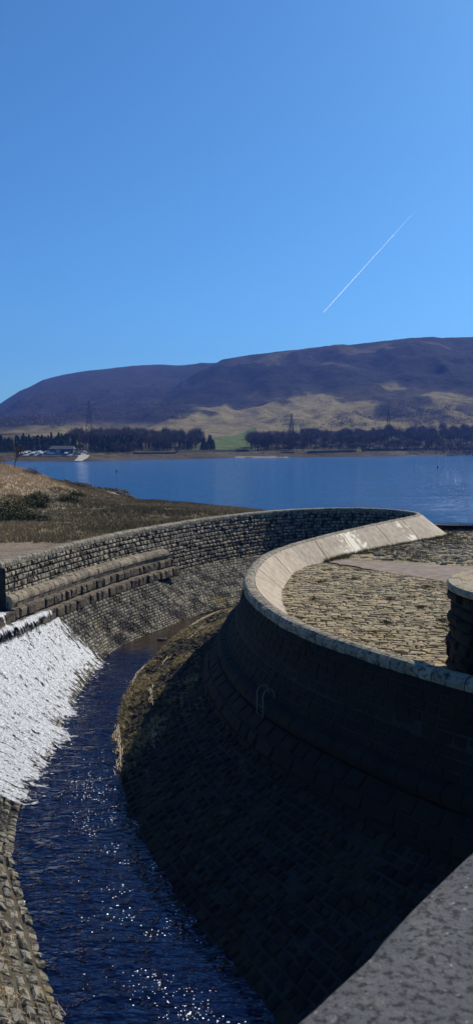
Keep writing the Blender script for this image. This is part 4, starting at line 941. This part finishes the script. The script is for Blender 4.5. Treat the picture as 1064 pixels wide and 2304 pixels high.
for i in range(60): place(olv, random.choice([random.uniform(600, 860), random.uniform(590, 800), random.uniform(950, 1090), random.uniform(180, 420)]), random.uniform(26, 50), random.uniform(.35, .8))
for p in con + brn + olv:
    if 'used' in p: del p['used']
for o_ in list(C.objects):
    if 'used' in o_: del o_['used']
# wooded hillside: one mass of bare crowns
n = 9000; pxr = rng.uniform(-250, 1250, n); dr = rng.uniform(650, 1750, n); a = np.degrees(np.arctan((pxr - 532) / 1750)); z = hill(a, dr); x = np.sin(np.radians(a)) * dr; y = np.cos(np.radians(a)) * dr
wn = fbm2(x, y * .6, 113, 4, 1 / 90.)
kp = ((pxr < 430) & (z > 46) & (z < 130) & (wn > -.35)) | ((z < 80) & (z > 34) & (wn > .18)) | ((pxr > 560) & (dr < shoreD(a) + 330) & (wn > -.3))
x, y, z = x[kp], y[kp], z[kp]; k = 22; P = np.repeat(np.stack([x, y, z], 1), k, 0) + rng.normal(size=(len(x) * k, 3)) * np.array([2.6, 2.6, 1.4]) + np.array([0, 0, 3.0])
aa = rng.normal(size=P.shape); aa /= np.linalg.norm(aa, axis=1)[:, None]; bb = np.cross(aa, rng.normal(size=P.shape)); bb /= np.linalg.norm(bb, axis=1)[:, None]
V = np.stack([P - aa * .45, P + aa * .45, P + bb * 1.6], 1).reshape(-1, 3); o = obj('hillside_woodland', V, np.arange(len(V)).reshape(-1, 3), M['twig'], None, tone=np.repeat(rng.random(len(P)), 3))
tag(o, kind='stuff', label='purplish brown leafless woodland spread across the lower hillside', cat='woodland')

# near left: bare tree and shrubs on the mound
root = empty('bare_tree', (-30.4, 107, float(land(np.array([-30.4]), np.array([107.]))[0]) - .1), 'slender leafless tree standing on the grassy mound at the far left', 'tree')
mb, grow = branching(5, 4, .05, 3, .55, 2); grow((0, 0, 0), (0.04, 0, 1), 1.7, .075, 3)
mb.build('trunk', M['bark'], root, world=False)
r = np.random.default_rng(3); VV = np.array(mb.V); sel = VV[VV[:, 2] > 1.3][r.integers(0, (VV[:, 2] > 1.3).sum(), 700)]; V, F = leafy(r, 700, lambda r_, n: sel + r_.normal(size=sel.shape) * .12, .035); obj('crown', V, F, M['twig2'], root, world=False, tone=clump_tone(V, 3, 1))
def bush(name, loc, rx, rz, mat, label, cat='bush', flowers=0, n=1500, size=.06, group=None):
    root = empty(name, loc, label, cat, group); r = np.random.default_rng(int(abs(loc[0] * 100) + abs(loc[1]) * 10))
    def fn(r_, n):
        p = r_.normal(size=(n, 3)); p /= np.linalg.norm(p, axis=1)[:, None]; lump = 1 + .3 * np.sin(p[:, 0] * 5 + loc[0]) * np.sin(p[:, 1] * 4 + loc[1]) + .15 * np.sin(p[:, 2] * 9)
        rad = r_.uniform(.55, 1.05, n) * lump; q = p * rad[:, None] * np.array([rx, rx * .8, rz]); q[:, 2] = np.abs(q[:, 2]); return q
    V, F = leafy(r, n, fn, size); obj('foliage', V, F, mat, root, world=False, tone=clump_tone(V, 5, 1.2))
    s = MB()
    for k in range(7):
        a = k * .9; s.bar((0, 0, -.1), (math.cos(a) * rx * .6, math.sin(a) * rx * .5, rz * .7), .03, .012, 4)
    s.build('stem', M['bark'], root, world=False)
    if flowers:
        V, F = leafy(r, flowers, lambda r_, n: (lambda q: q[(q[:, 2] > rz * .25)])(fn(r_, n) * 1.04), .05); obj('flowers', V, F, M['flower'], root, world=False)
    return root
def LZ_(x, y): return float(land(np.array([float(x)]), np.array([float(y)]))[0]) - .05
for (x, y, rx, rz, fl_, lb) in [(-19.6, 66, 1.2, .75, 90, 'yellow-flowered gorse bush lowest at the left edge beside the wall pavement'), (-20.6, 70, 1.9, 1.4, 160, 'tall dark gorse bush with yellow flowers cut by the left frame edge'),
                            (-19.8, 77, 1.2, .8, 60, 'rounded dark green gorse bush just right of the flowered ones at left'), (-20.6, 80, 1.5, 1.0, 160, 'gorse bush with yellow bloom on the lower slope of the golden mound'),
                            (-19.2, 93.5, 0.9, .6, 170, 'small bright orange-yellow gorse bush on the slope near the point'), (-18.2, 84, 1.2, .7, 0, 'plain dark scrub bush below the small orange gorse'), (-16.6, 64.5, 1.1, .5, 30, 'low dark bush at the left above the pavement edge'),
                            (-18, 64.5, 1.8, 1.3, 70, 'broad dark gorse bush at the very left above the pavement')]:
    bush('gorse_bush', (x, y, LZ_(x, y)), rx, rz, M['gorse'], lb, flowers=fl_, n=2200, size=.075)
for (x, y, rx, rz, lb) in [(-28.2, 106, 1.7, .9, 'low leafless brown shrub just right of the slender tree'), (-33, 104, 2.2, 1.3, 'leafless brown shrub left of the slender tree at the frame edge'), (-24.0, 118, 1.3, .6, 'small dark shrub on the rocky edge beyond the mound')]:
    bush('bare_shrub', (x, y, LZ_(x, y)), rx, rz, M['twig'], lb, n=1600, size=.06)

# ------------------------------------------------------------------ pylons
def make_pylon(loc, H, rz, label):
    root = empty('electricity_pylon', loc, label, 'pylon', 'pylons on the far hillside', rz)
    t = MB(); B0 = H * .11; zs = [0, .14, .27, .38, .48, .57, .65, .73, .80, .87, .94, 1.0]
    def wd(f): return B0 * (1 - f) ** 1.15 * .9 + .7 * (1 - f * .6)
    cr = [(-1, -1), (1, -1), (1, 1), (-1, 1)]; th_ = .18
    for a, b in zip(zs[:-1], zs[1:]):
        wa, wb_ = wd(a), wd(b)
        for k in range(4):
            c0, c1 = cr[k], cr[(k + 1) % 4]
            t.bar((c0[0] * wa, c0[1] * wa, a * H), (c0[0] * wb_, c0[1] * wb_, b * H), th_ * 1.4, n=4)
            t.bar((c0[0] * wa, c0[1] * wa, a * H), (c1[0] * wb_, c1[1] * wb_, b * H), th_ * .7, n=3); t.bar((c1[0] * wa, c1[1] * wa, a * H), (c0[0] * wb_, c0[1] * wb_, b * H), th_ * .7, n=3)
            t.bar((c0[0] * wb_, c0[1] * wb_, b * H), (c1[0] * wb_, c1[1] * wb_, b * H), th_ * .7, n=3)
    t.build('tower', M['steel'], root, world=False)
    for f, L in ((.57, 9.5), (.73, 11.5), (.88, 8.0)):
        a_ = MB(); z = f * H
        for s_ in (-1, 1):
            a_.bar((s_ * wd(f), 0.5, z), (s_ * L, 0, z), .16, .12, 4); a_.bar((s_ * wd(f), -.5, z), (s_ * L, 0, z), .16, .12, 4); a_.bar((s_ * wd(f), 0, z + 1.6), (s_ * L, 0, z + .1), .13, .10, 4)
            for k in (.35, .65): a_.bar((s_ * L * k, 0, z), (s_ * L * k, 0, z + 1.6 * (1 - k)), .08, n=3)
        ar = a_.build('cross_arm', M['steel'], root, world=False)
        for s_ in (-1, 1):
            i_ = MB(); i_.bar((s_ * L * .97, 0, z), (s_ * L * .97, 0, z - 3.0), .16, n=5); i_.build('insulator', M['steel'], ar, world=False)
    return root
for px, sd_, H, lb in ((871, 62, 34, 'tallest lattice pylon, right of the three, on the pale grassy knoll'), (655, 240, 26, 'middle lattice pylon rising from bare woods below the moor'), (203, 310, 31, 'faint left lattice pylon against the dark wooded hillside')):
    p = hz(px, sd_); make_pylon((p[0], p[1], p[2] - .5), H, R(-12 if px > 300 else 10), lb)

# ------------------------------------------------------------------ buoys
def make_buoy(loc, s, lb):
    root = empty('marker_buoy', loc, lb, 'buoy', 'marker buoys on the reservoir')
    s *= .62; b = MB(); n = 10; prof = [(.05, -.5), (.5, -.35), (.55, 0), (.5, .35), (.4, .5), (.36, 1.1), (.1, 1.2)]
    V = [(r * s * math.cos(2 * math.pi * k / n), r * s * math.sin(2 * math.pi * k / n), z * s) for r, z in prof for k in range(n)]
    F = [(i * n + k, i * n + (k + 1) % n, (i + 1) * n + (k + 1) % n, (i + 1) * n + k) for i in range(len(prof) - 1) for k in range(n)] + [tuple((len(prof) - 1) * n + k for k in range(n))]
    b.add(V, F); b.build('float_body', M['buoy'], root, world=False, smooth=True)
    r = MB(); r.bar((0, 0, 1.1 * s), (0, 0, 1.3 * s), .05 * s, n=6); r.build('top_ring', M['steel'], root, world=False)
for (x, y, s, lb) in [(-38.2, 248.9, .95, 'dark marker buoy nearest the left shore point'), (-0.6, 339.6, .55, 'small dark marker buoy alone near the middle of the water'), (77.1, 298.8, 1.1, 'largest dark marker buoy on the right side of the reservoir'),
                      (133.3, 520, .8, 'tiny buoy above the largest one, close to the far right shore'), (63.2, 505, .6, 'tiny buoy close to the far shore right of centre'), (-56.1, 385, .5, 'tiny buoy far off, left of a pair near the left slipway'), (-53.9, 390, .5, 'tiny buoy far off, right of a pair near the left slipway')]:
    make_buoy((x, y, 3.5), s, lb)

# ------------------------------------------------------------------ far shore: car park, boathouse, slipway, walls
def car_proto(col, nm):
    root = empty('parked_car', (0, 0, 0), '', 'car', 'cars parked by the far slipway')
    side = [(-2.1, .35), (-2.15, .8), (-1.9, 1.0), (-1.3, 1.05), (-.8, 1.5), (.6, 1.52), (1.2, 1.05), (2.0, .9), (2.15, .6), (2.1, .35)]
    V = [(x, -.85, z) for x, z in side] + [(x, .85, z) for x, z in side]; n = len(side)
    F = [tuple(range(n)), tuple(range(2 * n - 1, n - 1, -1))] + [(i, n + i, n + (i + 1) % n, (i + 1) % n) for i in range(n)]
    b = MB(); b.add(V, F); b.build('body', plain(nm, col, .3, var=.05, spec=.5), root, world=False)
    g = MB()
    for s_ in (-.856, .856): g.add([(-1.15, s_, 1.06), (1.0, s_, 1.06), (.55, s_, 1.44), (-.75, s_, 1.44)], [(0, 1, 2, 3)])
    g.build('side_window', M['buoy'], root, world=False)
    for x in (-1.35, 1.35):
        for s_ in (-.8, .8): w0 = MB(); w0.bar((x, s_ - .1, .33), (x, s_ + .1, .33), .33, n=12); w0.build('wheel', M['buoy'], root, world=False)
    return root
cps = [(car_proto((.75, .75, .75), 'white_paint'), 'white'), (car_proto((.30, .31, .33), 'silver_paint'), 'grey'), (car_proto((.05, .07, .14), 'dark_blue_paint'), 'dark blue')]
used = set()
for i, px in enumerate([54, 62, 68, 78, 84, 92, 97, 106, 113, 117, 121, 128, 152, 158, 163, 176, 182, 188]):
    ci = [0, 0, 1, 0, 1, 0, 0, 1, 0, 0, 1, 0, 0, 1, 2, 1, 2, 0][i]; p, cn = cps[ci]
    o = p if ci not in used else copy_tree(p); used.add(ci); o.location = hz(px, 26 + (i % 3) * 2); o.location.z += .1; o.rotation_euler = (0, 0, random.choice([0.1, 1.5, 1.65]) + random.uniform(-.1, .1))
    where = 'left part of the far lakeside car park' if px < 100 else ('row just left of the dark boathouse' if px < 140 else 'row just right of the dark boathouse')
    o['label'] = f'{cn} car parked in the {where}'; o['group'] = f'{cn} cars in the {where}'
h = hz(143, 30); bh = empty('boathouse', h, 'low dark-roofed boathouse among parked cars on the far left shore', 'building')
b = MB(); b.box((0, 0, 1.3), (13, 6, 2.6)); b.build('walls', plain('dark_boards', (.07, .07, .07)), bh, world=False)
b = MB(); b.add([(-7, -3.6, 2.5), (7, -3.6, 2.5), (7, 3.6, 2.5), (-7, 3.6, 2.5), (-6.2, 0, 4.3), (6.2, 0, 4.3)], [(0, 1, 5, 4), (2, 3, 4, 5), (1, 2, 5), (3, 0, 4), (3, 2, 1, 0)]); b.build('roof', plain('slate_roof', (.05, .055, .07), .7), bh, world=False)
b = MB(); b.box((-2, -3.04, 1.2), (2.6, .08, 2.2)); b.build('door', plain('pale_door', (.3, .3, .3)), bh, world=False)
for px_ in (1.6, 4.2): b = MB(); b.box((px_, -3.04, 1.5), (1.1, .08, .9)); b.build('window', M['buoy'], bh, world=False)
# slipway
V = []
for px in (166, 176, 200, 206):
    pass
def slab(px0a, px1a, px0b, px1b, s0, s1, name, mat, z=.12):
    V = []; n1, n2 = 6, 8
    for i in range(n1):
        for j in range(n2):
            t = i / (n1 - 1); s_ = s0 + (s1 - s0) * t; p0 = px0a * (1 - t) + px0b * t; p1 = px1a * (1 - t) + px1b * t; px = p0 + (p1 - p0) * j / (n2 - 1); p = hz(px, s_); V.append((p[0], p[1], max(p[2], 3.4) + z))
    o = obj(name, V, grid_faces(n1, n2), mat, None); o.modifiers.new('thick', 'SOLIDIFY').thickness = .25; return o
tag(slab(168, 184, 178, 203, -1, 24, 'slipway', M['beach']), 'pale concrete slipway running into the water on the far left shore', 'slipway')
tag(slab(45, 195, 45, 195, 23, 34, 'car_park', plain('pale_gravel', (.22, .2, .17))), kind='structure')
def far_wall(px0, px1, sd0, sd1, h_, label, th_=.6):
    n = max(6, int((px1 - px0) / 4)); V = []; F = []
    for i in range(n):
        t = i / (n - 1); p = hz(px0 + (px1 - px0) * t, sd0 + (sd1 - sd0) * t); hh = h_ * random.uniform(.85, 1.1)
        for (dy, dz) in ((-th_ / 2, -.8), (-th_ / 2, hh), (th_ / 2, hh), (th_ / 2, -.8)): V.append((p[0], p[1] + dy, p[2] + dz))
    F = [(4 * i + k, 4 * i + (k + 1) % 4, 4 * i + 4 + (k + 1) % 4, 4 * i + 4 + k) for i in range(n - 1) for k in range(4)] + [(3, 2, 1, 0), (4 * n - 4, 4 * n - 3, 4 * n - 2, 4 * n - 1)]
    tag(obj('field_wall', V, F, M['rock']), label, 'wall')
far_wall(395, 560, 29, 30, 1.6, 'dark dry-stone wall along the foot of the bright green field')
far_wall(812, 905, 30, 32, 2.2, 'dark retaining wall below the pale knoll with the tall pylon')
far_wall(905, 1075, 31, 40, 2.6, 'long dark shore wall at the far right below the woods')
far_wall(690, 800, 24, 27, 1.4, 'low dark wall behind the pale beach right of centre')
far_wall(300, 395, 26, 26, 1.0, 'low wall below the dark conifers left of centre')

# ------------------------------------------------------------------ contrail, outside the haze
V = []; F = []; T = []; p0 = np.array([1100., 9500., 1640.]); p1 = np.array([1875., 8000., 2340.])
def ray(px, py, d):
    a = (px - 532) / 1750; b = -(py - 1152) / 1750; c_, s_ = math.cos(R(4.9)), math.sin(R(4.9)); v = np.array([a, c_ + b * s_, -s_ + b * c_]); return v / v[1] * d + np.array([0, 0, 12])
p0 = ray(728, 702, 14000); p1 = ray(934, 474, 9500); n = 120
for i in range(n):
    t = i / (n - 1); c_ = p0 * (1 - t) + p1 * t; r_ = (3.2 + 3 * t) * (1 + .3 * math.sin(i * 1.7))
    for k in range(8): a = 2 * math.pi * k / 8; V.append(c_ + np.array([math.cos(a) * r_ * .8, 0, math.sin(a) * r_])); T.append(max(0, .75 - .72 * t ** .8 + random.uniform(-.06, .06)))
F = [(8 * i + k, 8 * i + (k + 1) % 8, 8 * i + 8 + (k + 1) % 8, 8 * i + 8 + k) for i in range(n - 1) for k in range(8)]
m, nn, b = newmat('vapour'); b.inputs['Base Color'].default_value = (.95, .95, .95, 1); b.inputs['Roughness'].default_value = 1; b.inputs['Transmission Weight'].default_value = 0
at = N(nn, 'ShaderNodeAttribute', _attribute_name='tone'); k_ = ramp(nn, noise(nn, .012, 4, .7), [(.35, .35), (.6, 1.0)]); x_ = N(nn, 'ShaderNodeMath', _operation='MULTIPLY'); nn.links.new(at.outputs['Fac'], x_.inputs[0]); nn.links.new(k_, x_.inputs[1])
tl = N(nn, 'ShaderNodeBsdfTranslucent', Color=(.95, .95, .95, 1)); df = N(nn, 'ShaderNodeBsdfDiffuse', Color=(.95, .95, .95, 1)); tp = nn.nodes.new('ShaderNodeBsdfTransparent'); ad = nn.nodes.new('ShaderNodeAddShader'); mx = nn.nodes.new('ShaderNodeMixShader')
nn.links.new(tl.outputs[0], ad.inputs[0]); nn.links.new(df.outputs[0], ad.inputs[1]); nn.links.new(x_.outputs[0], mx.inputs[0]); nn.links.new(tp.outputs[0], mx.inputs[1]); nn.links.new(ad.outputs[0], mx.inputs[2]); nn.links.new(mx.outputs[0], nn.nodes['Material Output'].inputs['Surface'])
o = obj('contrail', V, F, m, None, tone=T, smooth=True); tag(o, 'thin straight white aircraft vapour trail rising to the upper right in the sky', 'contrail')

# ------------------------------------------------------------------ haze: one closed box of even, thin air
hb = MB(); hb.box((0, 1300, 185 - 2.5), (5600, 3600, 370)); 
m = bpy.data.materials.new('haze_air'); m.use_nodes = True; nt = m.node_tree; nt.nodes.remove(nt.nodes['Principled BSDF'])
pv = nt.nodes.new('ShaderNodeVolumePrincipled'); pv.inputs['Color'].default_value = (.16, .32, 1, 1); pv.inputs['Density'].default_value = 0.00016; pv.inputs['Anisotropy'].default_value = 0.0
nt.links.new(pv.outputs[0], nt.nodes['Material Output'].inputs['Volume'])
HAZE = hb.build('haze', m); tag(HAZE, kind='stuff', label='thin blue air between the viewer and the far hills', cat='haze')
